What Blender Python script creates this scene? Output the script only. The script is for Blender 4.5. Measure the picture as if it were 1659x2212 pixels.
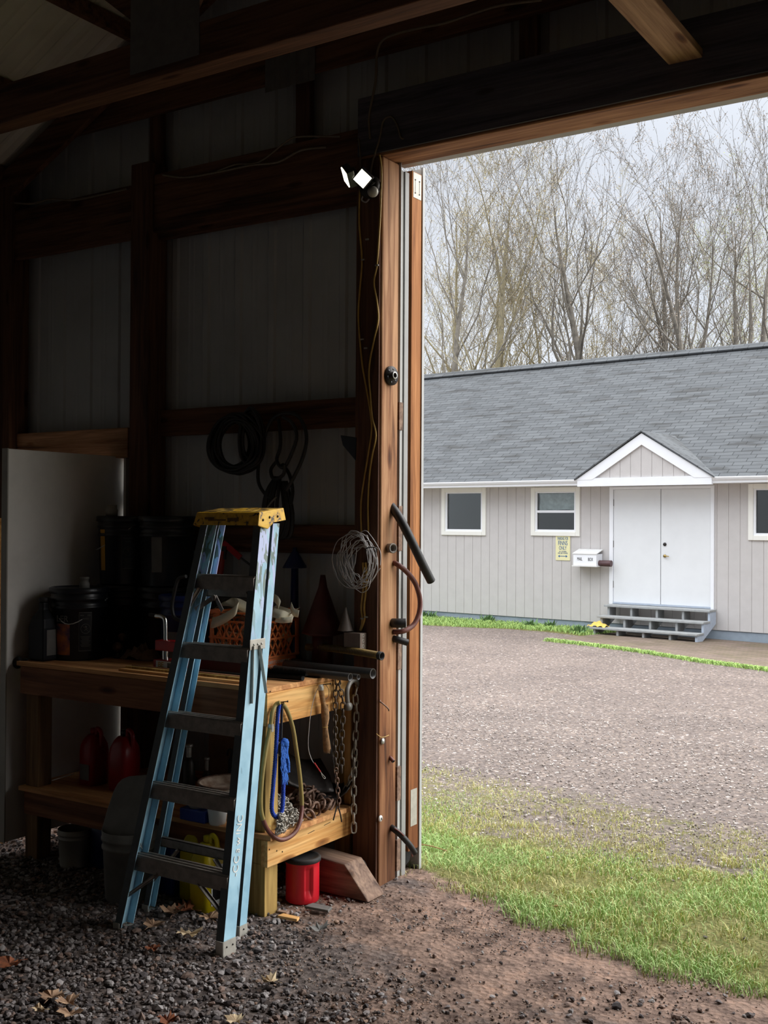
import bpy, math, random
import numpy as np
from mathutils import Vector, Matrix, noise as mnoise
for o in list(bpy.data.objects): bpy.data.objects.remove(o)
SC=bpy.context.scene; COL=SC.collection
random.seed(7); rng=np.random.default_rng(7)
# ------------------------------------------------------------------ camera
F=2400.0; CX,CY=829.5,1106.0
YAW=math.radians(32.8); PIT=22/2400.0; ROL=.006; CAMZ=1.72
CC=np.array([0,0,CAMZ])
_R0=np.array([math.cos(YAW),math.sin(YAW),0]); _F0=np.array([-math.sin(YAW),math.cos(YAW),0]); _U0=np.array([0,0,1.])
FW=math.cos(PIT)*_F0+math.sin(PIT)*_U0; _u=math.cos(PIT)*_U0-math.sin(PIT)*_F0
RT=math.cos(ROL)*_R0+math.sin(ROL)*_u; UP=math.cos(ROL)*_u-math.sin(ROL)*_R0
cam=bpy.data.cameras.new('camera'); co=bpy.data.objects.new('camera',cam); COL.objects.link(co)
cam.sensor_fit='VERTICAL'; cam.sensor_height=36; cam.lens=36*F/2212; cam.clip_start=.05; cam.clip_end=400
M=Matrix.Identity(4)
for i in range(3): M[i][0],M[i][1],M[i][2],M[i][3]=RT[i],UP[i],-FW[i],CC[i]
co.matrix_world=M; SC.camera=co
# ------------------------------------------------------------------ exposure, world
SC.view_settings.view_transform='Standard'; SC.view_settings.look='None'
SC.view_settings.exposure=0.0; SC.view_settings.gamma=1.0; SC.view_settings.use_curve_mapping=False
SC.cycles.max_bounces=7; SC.cycles.diffuse_bounces=5; SC.cycles.glossy_bounces=3; SC.cycles.transmission_bounces=4
SC.cycles.transparent_max_bounces=6; SC.cycles.caustics_reflective=False; SC.cycles.caustics_refractive=False
SC.cycles.use_denoising=True; SC.cycles.use_adaptive_sampling=True; SC.cycles.adaptive_threshold=.02; SC.cycles.sample_clamp_indirect=6.0
W=bpy.data.worlds.new('overcast_sky'); SC.world=W; W.use_nodes=True
nt=W.node_tree; nt.nodes.clear()
tc=nt.nodes.new('ShaderNodeTexCoord'); sx=nt.nodes.new('ShaderNodeSeparateXYZ'); rp=nt.nodes.new('ShaderNodeValToRGB')
nz=nt.nodes.new('ShaderNodeTexNoise'); mxs=nt.nodes.new('ShaderNodeMix'); mxs.data_type='RGBA'; mxs.blend_type='MULTIPLY'
bg=nt.nodes.new('ShaderNodeBackground'); ow=nt.nodes.new('ShaderNodeOutputWorld')
nz.inputs['Scale'].default_value=2.2; nz.inputs['Detail'].default_value=3
L=nt.links.new
L(tc.outputs['Generated'],sx.inputs[0]); L(sx.outputs['Z'],rp.inputs[0]); L(tc.outputs['Generated'],nz.inputs['Vector'])
SKY=[(0,(.86,.90,.96)),(.12,(.83,.88,.96)),(.30,(.745,.79,.875)),(.45,(.86,.92,1.0)),(1,(1,1,1))]
cr=rp.color_ramp
while len(cr.elements)<len(SKY): cr.elements.new(.5)
for e,(p,c) in zip(cr.elements,SKY): e.position=p; e.color=(*c,1)
r2=nt.nodes.new('ShaderNodeMapRange'); r2.inputs['From Min'].default_value=.35; r2.inputs['From Max'].default_value=.65
r2.inputs['To Min'].default_value=.90; r2.inputs['To Max'].default_value=1.08
L(nz.outputs['Fac'],r2.inputs['Value'])
# overcast luminance rises toward the zenith, boosted above the view to light the interior
mr=nt.nodes.new('ShaderNodeMapRange'); mr.inputs['From Min'].default_value=.36; mr.inputs['From Max'].default_value=.7
mr.inputs['To Min'].default_value=1.0; mr.inputs['To Max'].default_value=4.0; L(sx.outputs['Z'],mr.inputs['Value'])
mm=nt.nodes.new('ShaderNodeMath'); mm.operation='MULTIPLY'; L(mr.outputs[0],mm.inputs[0]); L(r2.outputs[0],mm.inputs[1])
L(rp.outputs[0],bg.inputs['Color']); L(mm.outputs[0],bg.inputs['Strength']); L(bg.outputs[0],ow.inputs[0])
# the bright patch of cloud the sun sits behind, high to the right of the yard
sl=bpy.data.lights.new('veiled_sun','SUN'); sl.energy=4.0; sl.angle=math.radians(70); sl.color=(1,.97,.92); so_=bpy.data.objects.new('veiled_sun',sl); COL.objects.link(so_)
so_.rotation_euler=(Vector((-.66,-.56,-.50))).to_track_quat('-Z','Y').to_euler()
# ------------------------------------------------------------------ helpers
def ray(px,py): return FW+RT*(px-CX)/F-UP*(py-CY)/F
def P(px,py,x=None,y=None,z=None,d=None):
    v=ray(px,py)
    t=x/v[0] if x is not None else y/v[1] if y is not None else (z-CAMZ)/v[2] if z is not None else d
    return CC+v*t
def S(r,g,b):
    f=lambda c:((c/255+.055)/1.055)**2.4 if c>10 else c/255/12.92
    return (f(r),f(g),f(b))
def V(*a): return np.array(a[0] if len(a)==1 else a,float)
def nrm(v): v=np.array(v,float); return v/(np.linalg.norm(v)+1e-12)
def wloc(o):      # world location of an unrotated chain; parts of a rotated thing are given in its own axes
    t=np.zeros(3)
    while o is not None:
        if abs(o.rotation_euler[2])>1e-9: return np.zeros(3)
        t=t+np.array(o.location); o=o.parent
    return t
class MB:
    def __init__(s): s.v=[]; s.f=[]; s.m=[]; s.sm=[]
    def add(s,vs,fs,mi=0,smooth=False):
        n=len(s.v); s.v.extend([tuple(map(float,p)) for p in vs])
        for f in fs: s.f.append(tuple(n+i for i in f)); s.m.append(mi); s.sm.append(smooth)
        return s
    def box(s,a,b,mi=0):
        x0,y0,z0=a; x1,y1,z1=b
        return s.add([(x0,y0,z0),(x1,y0,z0),(x1,y1,z0),(x0,y1,z0),(x0,y0,z1),(x1,y0,z1),(x1,y1,z1),(x0,y1,z1)],
            [(0,3,2,1),(4,5,6,7),(0,1,5,4),(1,2,6,5),(2,3,7,6),(3,0,4,7)],mi)
    def obox(s,c,ax,ay,az,mi=0):   # centre and three half-axis vectors
        c,ax,ay,az=map(np.array,(c,ax,ay,az)); vs=[]
        for k in(-1,1):
            for i,j in((-1,-1),(1,-1),(1,1),(-1,1)): vs.append(c+i*ax+j*ay+k*az)
        return s.add(vs,[(0,3,2,1),(4,5,6,7),(0,1,5,4),(1,2,6,5),(2,3,7,6),(3,0,4,7)],mi)
    def bar(s,p0,p1,w,h,up=(0,0,1),mi=0):
        p0,p1=np.array(p0,float),np.array(p1,float); d=nrm(p1-p0); sd=nrm(np.cross(d,up)); u=np.cross(sd,d)
        return s.obox((p0+p1)/2,(p1-p0)/2,sd*w/2,u*h/2,mi)
    def tube(s,pts,r,n=8,closed=False,caps=True,mi=0):
        pts=[np.array(p,float) for p in pts]; N=len(pts); rs=r if hasattr(r,'__len__') else [r]*N
        vs=[];u=None
        for i,p in enumerate(pts):
            a=pts[i-1] if (i>0 or closed) else p; b=pts[(i+1)%N] if (i<N-1 or closed) else p
            t=nrm(b-a)
            if u is None: u=nrm(np.cross(t,(0,0,1) if abs(t[2])<.9 else (1,0,0)))
            u=nrm(u-t*np.dot(u,t)); w=np.cross(t,u)
            for k in range(n):
                an=2*math.pi*k/n; vs.append(p+rs[i]*(math.cos(an)*u+math.sin(an)*w))
        fs=[]
        for i in range(N if closed else N-1):
            j=(i+1)%N
            for k in range(n): fs.append((i*n+k,i*n+(k+1)%n,j*n+(k+1)%n,j*n+k))
        s.add(vs,fs,mi,True)
        if caps and not closed:
            s.add(vs[:n],[tuple(range(n-1,-1,-1))],mi); s.add(vs[-n:],[tuple(range(n))],mi)
        return s
    def lathe(s,prof,c=(0,0,0),ax=(0,0,1),n=32,mi=0,smooth=True):
        ax=nrm(ax); u=nrm(np.cross(ax,(0,0,1) if abs(ax[2])<.9 else (1,0,0))); w=np.cross(ax,u); c=np.array(c,float)
        vs=[c+ax*z+max(r,1e-5)*(math.cos(2*math.pi*k/n)*u+math.sin(2*math.pi*k/n)*w) for r,z in prof for k in range(n)]
        fs=[(i*n+k,i*n+(k+1)%n,(i+1)*n+(k+1)%n,(i+1)*n+k) for i in range(len(prof)-1) for k in range(n)]
        return s.add(vs,fs,mi,smooth)
    def prism(s,poly,off,mi=0):      # polygon of 3-D points pushed along off
        n=len(poly); off=np.array(off,float); a=[np.array(p,float) for p in poly]; vs=a+[p+off for p in a]
        return s.add(vs,[tuple(range(n-1,-1,-1)),tuple(range(n,2*n))]+[(i,(i+1)%n,n+(i+1)%n,n+i) for i in range(n)],mi)
    def ico(s,c,r,sc=(1,1,1),rot=None,mi=0):
        R=rot if rot is not None else np.eye(3)
        s.add([np.array(c)+R@(np.array(v)*np.array(sc)*r) for v in ICO_V],ICO_F,mi); return s
    def build(s,name,mats,parent=None,bevel=0,sub=0,origin=None,recalc=True):
        me=bpy.data.meshes.new(name); vv=np.array(s.v,float) if s.v else np.zeros((0,3))
        o=bpy.data.objects.new(name,me); COL.objects.link(o)
        if origin is not None: vv=vv-np.array(origin); o.location=origin
        if parent is not None:
            o.parent=parent
            if origin is None: vv=vv-wloc(parent)
        me.from_pydata([tuple(p) for p in vv],[],s.f)
        if not isinstance(mats,(list,tuple)): mats=[mats]
        for m in mats: me.materials.append(m)
        me.polygons.foreach_set('material_index',s.m); me.polygons.foreach_set('use_smooth',s.sm)
        me.update()
        if recalc and len(s.f)<60000:
            import bmesh
            bm=bmesh.new(); bm.from_mesh(me); bmesh.ops.recalc_face_normals(bm,faces=bm.faces); bm.to_mesh(me); bm.free()
        if bevel:
            b=o.modifiers.new('b','BEVEL'); b.width=bevel; b.segments=2; b.limit_method='ANGLE'; b.angle_limit=.6
        if sub:
            b=o.modifiers.new('s','SUBSURF'); b.levels=sub; b.render_levels=sub
        return o
_g=(1+5**.5)/2
ICO_V=[nrm(v) for v in [(-1,_g,0),(1,_g,0),(-1,-_g,0),(1,-_g,0),(0,-1,_g),(0,1,_g),(0,-1,-_g),(0,1,-_g),(_g,0,-1),(_g,0,1),(-_g,0,-1),(-_g,0,1)]]
ICO_F=[(0,11,5),(0,5,1),(0,1,7),(0,7,10),(0,10,11),(1,5,9),(5,11,4),(11,10,2),(10,7,6),(7,1,8),(3,9,4),(3,4,2),(3,2,6),(3,6,8),(3,8,9),(4,9,5),(2,4,11),(6,2,10),(8,6,7),(9,8,1)]
def tag(o,label=None,cat=None,group=None,kind=None):
    if label:o['label']=label
    if cat:o['category']=cat
    if group:o['group']=group
    if kind:o['kind']=kind
    return o
def empty(name,loc,label=None,cat=None,group=None,rz=0):
    o=bpy.data.objects.new(name,None); COL.objects.link(o); o.location=tuple(map(float,loc)); o.rotation_euler=(0,0,rz); o.empty_display_size=.1
    return tag(o,label,cat,group)
def struct(o): o['kind']='structure'; return o
def copy_tree(o,parent=None):
    c=o.copy(); COL.objects.link(c)
    if parent: c.parent=parent
    for ch in [x for x in bpy.data.objects if x.parent==o]: copy_tree(ch,c)
    return c
def smooth(pts,k=6,closed=False):
    pts=[np.array(p,float) for p in pts]; N=len(pts); out=[]
    for i in range(N if closed else N-1):
        g=lambda j: pts[j%N] if closed else pts[min(max(j,0),N-1)]
        a,b,c,d=g(i-1),g(i),g(i+1),g(i+2)
        for q in range(k):
            t=q/k; out.append(.5*((2*b)+(-a+c)*t+(2*a-5*b+4*c-d)*t*t+(-a+3*b-3*c+d)*t**3))
    if not closed: out.append(pts[-1])
    return out
def fontobj(name,cu):
    t=bpy.data.objects.new('tmp',cu); COL.objects.link(t); dg=bpy.context.evaluated_depsgraph_get(); me=bpy.data.meshes.new_from_object(t.evaluated_get(dg)); bpy.data.objects.remove(t)
    if not me.materials: me.materials.append(cu.materials[0])
    o=bpy.data.objects.new(name,me); COL.objects.link(o); return o
def text(body,c,right,up,size,mat,name='lettering',parent=None,depth=.0006,sx=1.0,align='CENTER'):
    cu=bpy.data.curves.new(name,'FONT'); cu.body=body; cu.size=size; cu.extrude=depth; cu.align_x=align; cu.align_y='CENTER'
    cu.materials.append(mat); o=fontobj(name,cu)
    r=nrm(right); u=nrm(np.array(up)-r*np.dot(up,r)); n=np.cross(r,u)
    m=Matrix.Identity(4)
    for i in range(3): m[i][0],m[i][1],m[i][2],m[i][3]=r[i]*sx,u[i],n[i],c[i]
    if parent is not None:
        o.parent=parent
        if parent.parent is None and abs(parent.rotation_euler[2])<1e-9 or parent.parent is not None: m=Matrix.Translation(-Vector(wloc(parent)))@m
    o.matrix_basis=m; return o
# ------------------------------------------------------------------ materials
def newmat(name):
    m=bpy.data.materials.new(name); m.use_nodes=True; nt=m.node_tree; b=nt.nodes['Principled BSDF']; return m,nt,b
def N(nt,t,**k):
    n=nt.nodes.new(t)
    for a,v in k.items():
        if a in n.inputs: n.inputs[a].default_value=v
        else: setattr(n,a,v)
    return n
def ramp(nt,stops,fac,interp='LINEAR'):
    r=nt.nodes.new('ShaderNodeValToRGB'); r.color_ramp.interpolation=interp
    while len(r.color_ramp.elements)<len(stops): r.color_ramp.elements.new(.5)
    for e,(p,c) in zip(r.color_ramp.elements,stops): e.position=p; e.color=(*c,1) if len(c)==3 else c
    nt.links.new(fac,r.inputs[0]); return r
def pm(name,c,rough=.6,metal=0,var=.25,scale=14,bump=.15,bscale=60,c2=None,spec=.5,alt=None,coat=0):
    m,nt,b=newmat(name); L=nt.links.new
    tc=N(nt,'ShaderNodeTexCoord'); n1=N(nt,'ShaderNodeTexNoise',Scale=scale,Detail=5.0,Roughness=.6); L(tc.outputs['Object'],n1.inputs['Vector'])
    lo=tuple(x*(1-var) for x in c) if c2 is None else c2
    r=ramp(nt,[(.32,lo),(.62,c)],n1.outputs['Fac']); L(r.outputs[0],b.inputs['Base Color'])
    b.inputs['Roughness'].default_value=rough; b.inputs['Metallic'].default_value=metal; b.inputs['Specular IOR Level'].default_value=spec
    if coat: b.inputs['Coat Weight'].default_value=coat
    if bump:
        n2=N(nt,'ShaderNodeTexNoise',Scale=bscale,Detail=4.0); L(tc.outputs['Object'],n2.inputs['Vector'])
        bp=N(nt,'ShaderNodeBump',Strength=bump,Distance=.01); L(n2.outputs['Fac'],bp.inputs['Height']); L(bp.outputs[0],b.inputs['Normal'])
    return m
def wood(name,c1,c2,c3=None,axis=0,knots=True,rough=.75,gs=26,bump=.35,dirtz=0):
    m,nt,b=newmat(name); L=nt.links.new; c3=c3 or tuple(x*.35 for x in c1)
    tc=N(nt,'ShaderNodeTexCoord'); oi=N(nt,'ShaderNodeObjectInfo'); 
    ad=N(nt,'ShaderNodeVectorMath',operation='ADD'); L(tc.outputs['Object'],ad.inputs[0])
    ml=N(nt,'ShaderNodeVectorMath',operation='SCALE'); ml.inputs['Scale'].default_value=9.0
    cb=N(nt,'ShaderNodeCombineXYZ'); L(oi.outputs['Random'],cb.inputs[0]); L(oi.outputs['Random'],cb.inputs[1]); L(cb.outputs[0],ml.inputs[0]); L(ml.outputs[0],ad.inputs[1])
    mp=N(nt,'ShaderNodeMapping'); sc=[gs,gs,gs]; sc[axis]=1.3; mp.inputs['Scale'].default_value=sc; L(ad.outputs[0],mp.inputs[0])
    n1=N(nt,'ShaderNodeTexNoise',Scale=1.0,Detail=7.0,Roughness=.62,Distortion=.6); L(mp.outputs[0],n1.inputs['Vector'])
    r=ramp(nt,[(.28,c3),(.42,c1),(.60,c2),(.75,tuple(min(1,x*1.15) for x in c2))],n1.outputs['Fac'])
    mp2=N(nt,'ShaderNodeMapping'); s2=[90,90,90]; s2[axis]=4; mp2.inputs['Scale'].default_value=s2; L(ad.outputs[0],mp2.inputs[0])
    n2=N(nt,'ShaderNodeTexNoise',Scale=1.0,Detail=3.0); L(mp2.outputs[0],n2.inputs['Vector'])
    mx=N(nt,'ShaderNodeMix',data_type='RGBA',blend_type='MULTIPLY'); mx.inputs[0].default_value=.55
    r2=ramp(nt,[(.3,(.55,.5,.45)),(.6,(1,1,1))],n2.outputs['Fac']); L(r.outputs[0],mx.inputs[6]); L(r2.outputs[0],mx.inputs[7])
    out=mx.outputs[2]
    if knots:
        mp3=N(nt,'ShaderNodeMapping'); s3=[7,7,7]; s3[axis]=2.1; mp3.inputs['Scale'].default_value=s3; L(ad.outputs[0],mp3.inputs[0])
        vo=N(nt,'ShaderNodeTexVoronoi',Scale=1.0); L(mp3.outputs[0],vo.inputs['Vector'])
        r3=ramp(nt,[(.05,(.16,.09,.05)),(.11,(.55,.42,.33)),(.15,(1,1,1))],vo.outputs['Distance'])
        m2=N(nt,'ShaderNodeMix',data_type='RGBA',blend_type='MULTIPLY'); m2.inputs[0].default_value=.85; L(out,m2.inputs[6]); L(r3.outputs[0],m2.inputs[7]); out=m2.outputs[2]
    if dirtz:      # splashed, damp-stained foot of the post and a greyed top
        sp=N(nt,'ShaderNodeSeparateXYZ'); L(tc.outputs['Object'],sp.inputs[0]); n5=N(nt,'ShaderNodeTexNoise',Scale=5.0,Detail=5.0); L(tc.outputs['Object'],n5.inputs['Vector'])
        ma=N(nt,'ShaderNodeMath',operation='MULTIPLY_ADD'); ma.inputs[1].default_value=.9; L(n5.outputs['Fac'],ma.inputs[0]); L(sp.outputs['Z'],ma.inputs[2])
        r5=ramp(nt,[(.0,(.34,.30,.28)),(.30,(.46,.38,.34)),(.55,(.78,.66,.56)),(.70,(1,1,1))],ma.outputs[0]); 
        dv=N(nt,'ShaderNodeMath',operation='MULTIPLY'); dv.inputs[1].default_value=.42; L(ma.outputs[0],dv.inputs[0]); L(dv.outputs[0],r5.inputs[0])
        m5=N(nt,'ShaderNodeMix',data_type='RGBA',blend_type='MULTIPLY'); m5.inputs[0].default_value=1; L(out,m5.inputs[6]); L(r5.outputs[0],m5.inputs[7]); out=m5.outputs[2]
    L(out,b.inputs['Base Color']); b.inputs['Roughness'].default_value=rough; b.inputs['Specular IOR Level'].default_value=.25
    bp=N(nt,'ShaderNodeBump',Strength=bump,Distance=.004); L(n2.outputs['Fac'],bp.inputs['Height']); L(bp.outputs[0],b.inputs['Normal'])
    return m
MT={}
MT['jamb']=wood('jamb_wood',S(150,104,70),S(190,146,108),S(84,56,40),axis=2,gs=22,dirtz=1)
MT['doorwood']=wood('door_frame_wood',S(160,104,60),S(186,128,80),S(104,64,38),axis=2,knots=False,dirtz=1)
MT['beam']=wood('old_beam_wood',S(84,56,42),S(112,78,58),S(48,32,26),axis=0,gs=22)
MT['beamd']=wood('shaded_header_wood',S(78,76,84),S(98,96,104),S(56,54,62),axis=0,gs=22)
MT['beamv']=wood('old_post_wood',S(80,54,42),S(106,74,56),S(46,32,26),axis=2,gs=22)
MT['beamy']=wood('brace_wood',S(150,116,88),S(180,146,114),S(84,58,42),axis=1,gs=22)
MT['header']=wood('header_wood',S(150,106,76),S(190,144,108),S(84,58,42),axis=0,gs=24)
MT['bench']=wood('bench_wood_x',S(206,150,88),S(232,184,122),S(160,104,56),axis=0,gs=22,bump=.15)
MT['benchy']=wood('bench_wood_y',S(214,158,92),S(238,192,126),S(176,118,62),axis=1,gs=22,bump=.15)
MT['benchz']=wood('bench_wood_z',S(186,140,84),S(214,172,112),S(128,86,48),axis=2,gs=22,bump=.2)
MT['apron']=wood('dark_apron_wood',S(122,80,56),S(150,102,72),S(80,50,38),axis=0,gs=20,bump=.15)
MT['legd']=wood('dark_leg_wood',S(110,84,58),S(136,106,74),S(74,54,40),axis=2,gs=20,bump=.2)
MT['ply']=wood('bench_plywood',S(190,132,84),S(222,168,112),S(150,98,60),axis=0,gs=16,knots=False,bump=.1)
MT['treated']=wood('treated_post_wood',S(158,128,72),S(196,164,98),S(110,90,50),axis=2,gs=26)
MT['driftx']=wood('weathered_block_wood',S(112,90,78),S(148,122,104),S(64,48,42),axis=0,gs=18)
MT['sheet']=pm('painted_sheet_steel',S(176,180,182),.55,0,.12,3,.05,40)
MT['gusset']=pm('dull_gusset_steel',S(104,102,104),.6,.3,.2,20,.05)
MT['roofsheet']=pm('roof_sheet_steel',S(214,210,198),.5,0,.15,2,.05,30)
MT['bsiding']=pm('barn_outer_siding',S(176,176,172),.6,0,.1,4,.05)
MT['edgetrim']=pm('door_edge_trim',S(178,180,180),.5,0,.12,8,.03)
MT['greytrim']=pm('weathered_grey_trim',S(150,150,148),.5,0,.15,8,.03)
MT['whitetrim']=pm('white_trim',S(222,222,220),.5,0,.08,6,.03)
MT['whitedoor']=pm('white_painted_door',S(226,228,230),.55,0,.04,3,.02,20)
MT['intdoor']=pm('dull_white_door',S(222,218,212),.7,0,.12,5,.03,20)
MT['blackd']=pm('matt_black_plastic',S(12,14,20),.5,0,.3,12,.05,spec=.3)
MT['black']=pm('black_plastic',S(26,28,34),.35,0,.3,12,.06)
MT['blackr']=pm('black_rubber',S(34,33,33),.7,0,.3,30,.1)
MT['pipe']=pm('black_pipe',S(58,56,54),.5,0,.25,20,.08)
MT['red']=pm('red_paint',S(176,26,30),.35,0,.3,18,.05)
MT['redpl']=pm('red_plastic',S(206,26,42),.38,0,.1,10,.02,spec=.5)
MT['redjug']=pm('red_jug_plastic',S(150,20,26),.35,0,.2,10,.03)
MT['darkred']=pm('dark_red_paint',S(72,18,18),.5,0,.3,14,.05)
MT['yellow']=pm('yellow_cap_plastic',S(222,170,30),.5,0,.3,40,.1)
MT['yjug']=pm('yellow_jug_plastic',S(214,190,20),.4,0,.12,9,.03)
MT['blue']=pm('blue_plastic',S(28,52,130),.4,0,.2,9,.03)
MT['darkblue']=pm('dark_blue_plastic',S(18,34,84),.4,0,.2,9,.03)
MT['rope']=pm('blue_rope_fibre',S(34,76,190),.8,0,.4,120,.4,200)
MT['rag']=pm('blue_rag_cloth',S(50,110,205),.9,0,.45,30,.4,90)
MT['alu']=pm('aluminium',S(186,182,172),.45,.25,.2,30,.08)
MT['alud']=pm('dirty_aluminium',S(138,130,122),.5,.3,.35,26,.15)
MT['steel']=pm('steel',S(190,190,184),.32,.5,.3,40,.08)
MT['chrome']=pm('chrome',S(220,220,215),.12,1,.1,20,0)
MT['iron']=pm('dark_iron',S(62,58,56),.45,.7,.3,40,.15)
MT['chain']=pm('galvanised_chain',S(188,182,170),.38,.35,.45,60,.15)
MT['chaind']=pm('dark_chain',S(104,94,86),.42,.45,.45,60,.15)
MT['rust']=pm('rusty_iron',S(140,112,96),.6,.35,.5,40,.3,c2=S(78,58,50))
MT['shack']=pm('grey_cast_steel',S(128,124,118),.45,.2,.2,20,.08)
MT['cord']=pm('yellow_cable',S(196,160,84),.5,0,.25,20,.05)
MT['wire']=pm('grey_wire',S(188,184,182),.45,0,.3,30,.05)
MT['wired']=pm('dull_cable',S(120,108,92),.6,0,.25,30,.05)
MT['dkhose']=pm('dark_hose',S(30,29,30),.5,0,.3,30,.05)
MT['brownhose']=pm('brown_hose',S(112,62,52),.5,0,.25,30,.06)
MT['olivehose']=pm('olive_hose',S(150,132,74),.42,0,.25,18,.05)
MT['paper']=pm('cream_paper',S(240,232,206),.8,0,.15,8,.1)
MT['brownpaper']=pm('brown_paper',S(128,100,78),.9,0,.3,10,.2)
MT['white']=pm('white_plastic',S(216,214,208),.45,0,.08,8,.02)
MT['dingy']=pm('dingy_white_plastic',S(156,152,142),.5,0,.2,8,.05)
MT['greytub']=pm('grey_tub_plastic',S(118,116,110),.6,0,.3,9,.1)
MT['orange']=pm('orange_crate_plastic',S(255,150,88),.42,0,.18,10,.04)
MT['straw']=pm('straw_bristles',S(168,128,88),.9,0,.5,60,.4)
MT['brush']=pm('black_bristles',S(16,15,15),.9,0,.4,90,.3)
MT['grey']=pm('grey_label',S(108,106,102),.7,0,.25,12,.05)
MT['txtw']=pm('white_print',S(232,232,228),.6,0,.05,10,0)
MT['txtk']=pm('black_print',S(34,34,38),.6,0,.05,10,0)
MT['txtb']=pm('blue_print',S(44,96,150),.6,0,.05,10,0)
MT['txto']=pm('gold_print',S(206,150,40),.6,0,.05,10,0)
MT['funnelg']=pm('dull_funnel',S(84,72,64),.6,0,.25,12,.05)
MT['boxm']=pm('dusty_box_steel',S(128,112,102),.6,.2,.25,12,.05)
MT['leaf']=pm('dry_leaf',S(178,146,116),.8,0,.35,30,.2,c2=S(126,92,70))
MT['leafp']=pm('pale_dry_leaf',S(216,196,160),.8,0,.3,30,.2,c2=S(150,122,92))
MT['leafr']=pm('russet_leaf',S(158,92,56),.8,0,.35,30,.2,c2=S(92,52,36))
MT['signy']=pm('cream_sign',S(232,226,178),.6,0,.04,10,0)
MT['foundation']=pm('grey_blue_foundation',S(146,158,170),.8,0,.15,6,.2)
MT['siding']=pm('pale_grey_siding',S(196,192,190),.75,0,.06,5,.15,70)
MT['hwhite']=pm('house_white_trim',S(236,238,242),.5,0,.03,5,.02)
MT['htrim']=pm('window_cream_trim',S(236,235,228),.5,0,.03,5,.02)
MT['stepgrey']=pm('step_grey_paint',S(158,160,160),.7,0,.18,14,.15)
MT['steplt']=pm('step_pale_paint',S(176,186,200),.7,0,.12,14,.1)
MT['curtain']=pm('draped_sheet',S(250,254,252),.8,0,.3,9,.1)
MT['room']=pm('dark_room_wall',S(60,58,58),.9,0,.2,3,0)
MT['brass']=pm('brass',S(176,150,90),.3,.9,.2,20,0)
MT['bark']=pm('tree_bark',S(132,126,116),.9,0,.35,6,.3,20,c2=S(98,92,84))
MT['barky']=pm('mossy_bark',S(164,154,124),.9,0,.3,6,.3,20,c2=S(126,118,98))
MT['budy']=pm('olive_buds',S(176,170,106),.8,0,.25,1.2,0,c2=S(186,152,118))
MT['budp']=pm('brown_buds',S(160,152,134),.8,0,.25,1.2,0,c2=S(176,150,130))
MT['budg']=pm('yellow_green_leaves',S(176,188,96),.8,0,.25,1.2,0)
# --- blue fibreglass rail with worn paint patches high up
def railmat():
    m,nt,b=newmat('blue_ladder_fibreglass'); L=nt.links.new
    tc=N(nt,'ShaderNodeTexCoord'); n1=N(nt,'ShaderNodeTexNoise',Scale=9.0,Detail=4.0); L(tc.outputs['Object'],n1.inputs['Vector'])
    r=ramp(nt,[(.35,S(140,184,206)),(.6,S(168,208,226))],n1.outputs['Fac'])
    mp=N(nt,'ShaderNodeMapping'); mp.inputs['Scale'].default_value=(18,18,5.5); L(tc.outputs['Object'],mp.inputs[0])
    n2=N(nt,'ShaderNodeTexNoise',Scale=1.0,Detail=3.0,Distortion=.8); L(mp.outputs[0],n2.inputs['Vector'])
    sp=N(nt,'ShaderNodeSeparateXYZ'); L(tc.outputs['Object'],sp.inputs[0])
    mr=N(nt,'ShaderNodeMapRange'); mr.inputs['From Min'].default_value=1.15; mr.inputs['From Max'].default_value=1.45; mr.inputs['To Min'].default_value=0; mr.inputs['To Max'].default_value=1; L(sp.outputs['Z'],mr.inputs['Value'])
    def patch(col,out,lo,hi,chan):
        t=ramp(nt,[(lo,(0,0,0)),(hi,(1,1,1))],chan); mu=N(nt,'ShaderNodeMath',operation='MULTIPLY'); L(t.outputs[0],mu.inputs[0]); L(mr.outputs[0],mu.inputs[1])
        mx=N(nt,'ShaderNodeMix',data_type='RGBA'); L(mu.outputs[0],mx.inputs[0]); L(out,mx.inputs[6]); mx.inputs[7].default_value=(*col,1); return mx.outputs[2]
    o=patch(S(104,124,116),r.outputs[0],.505,.52,n2.outputs['Fac'])
    n3=N(nt,'ShaderNodeTexNoise',Scale=1.3,Detail=4.0,Distortion=1.2); L(mp.outputs[0],n3.inputs['Vector'])
    o=patch(S(184,196,232),o,.53,.55,n3.outputs['Fac'])
    # scratches all along
    mp2=N(nt,'ShaderNodeMapping'); mp2.inputs['Scale'].default_value=(60,60,9); L(tc.outputs['Object'],mp2.inputs[0])
    n4=N(nt,'ShaderNodeTexNoise',Scale=1.0,Detail=2.0); L(mp2.outputs[0],n4.inputs['Vector'])
    r4=ramp(nt,[(.27,(.45,.45,.45)),(.31,(1,1,1))],n4.outputs['Fac'])
    mx=N(nt,'ShaderNodeMix',data_type='RGBA',blend_type='MULTIPLY'); mx.inputs[0].default_value=.6; L(o,mx.inputs[6]); L(r4.outputs[0],mx.inputs[7])
    L(mx.outputs[2],b.inputs['Base Color']); b.inputs['Roughness'].default_value=.42
    return m
MT['rail']=railmat()
MT['railedge']=pm('dark_rail_edge',S(72,80,84),.55,0,.3,14,.08)  # darker grey for the front flange faces of the rails
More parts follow.
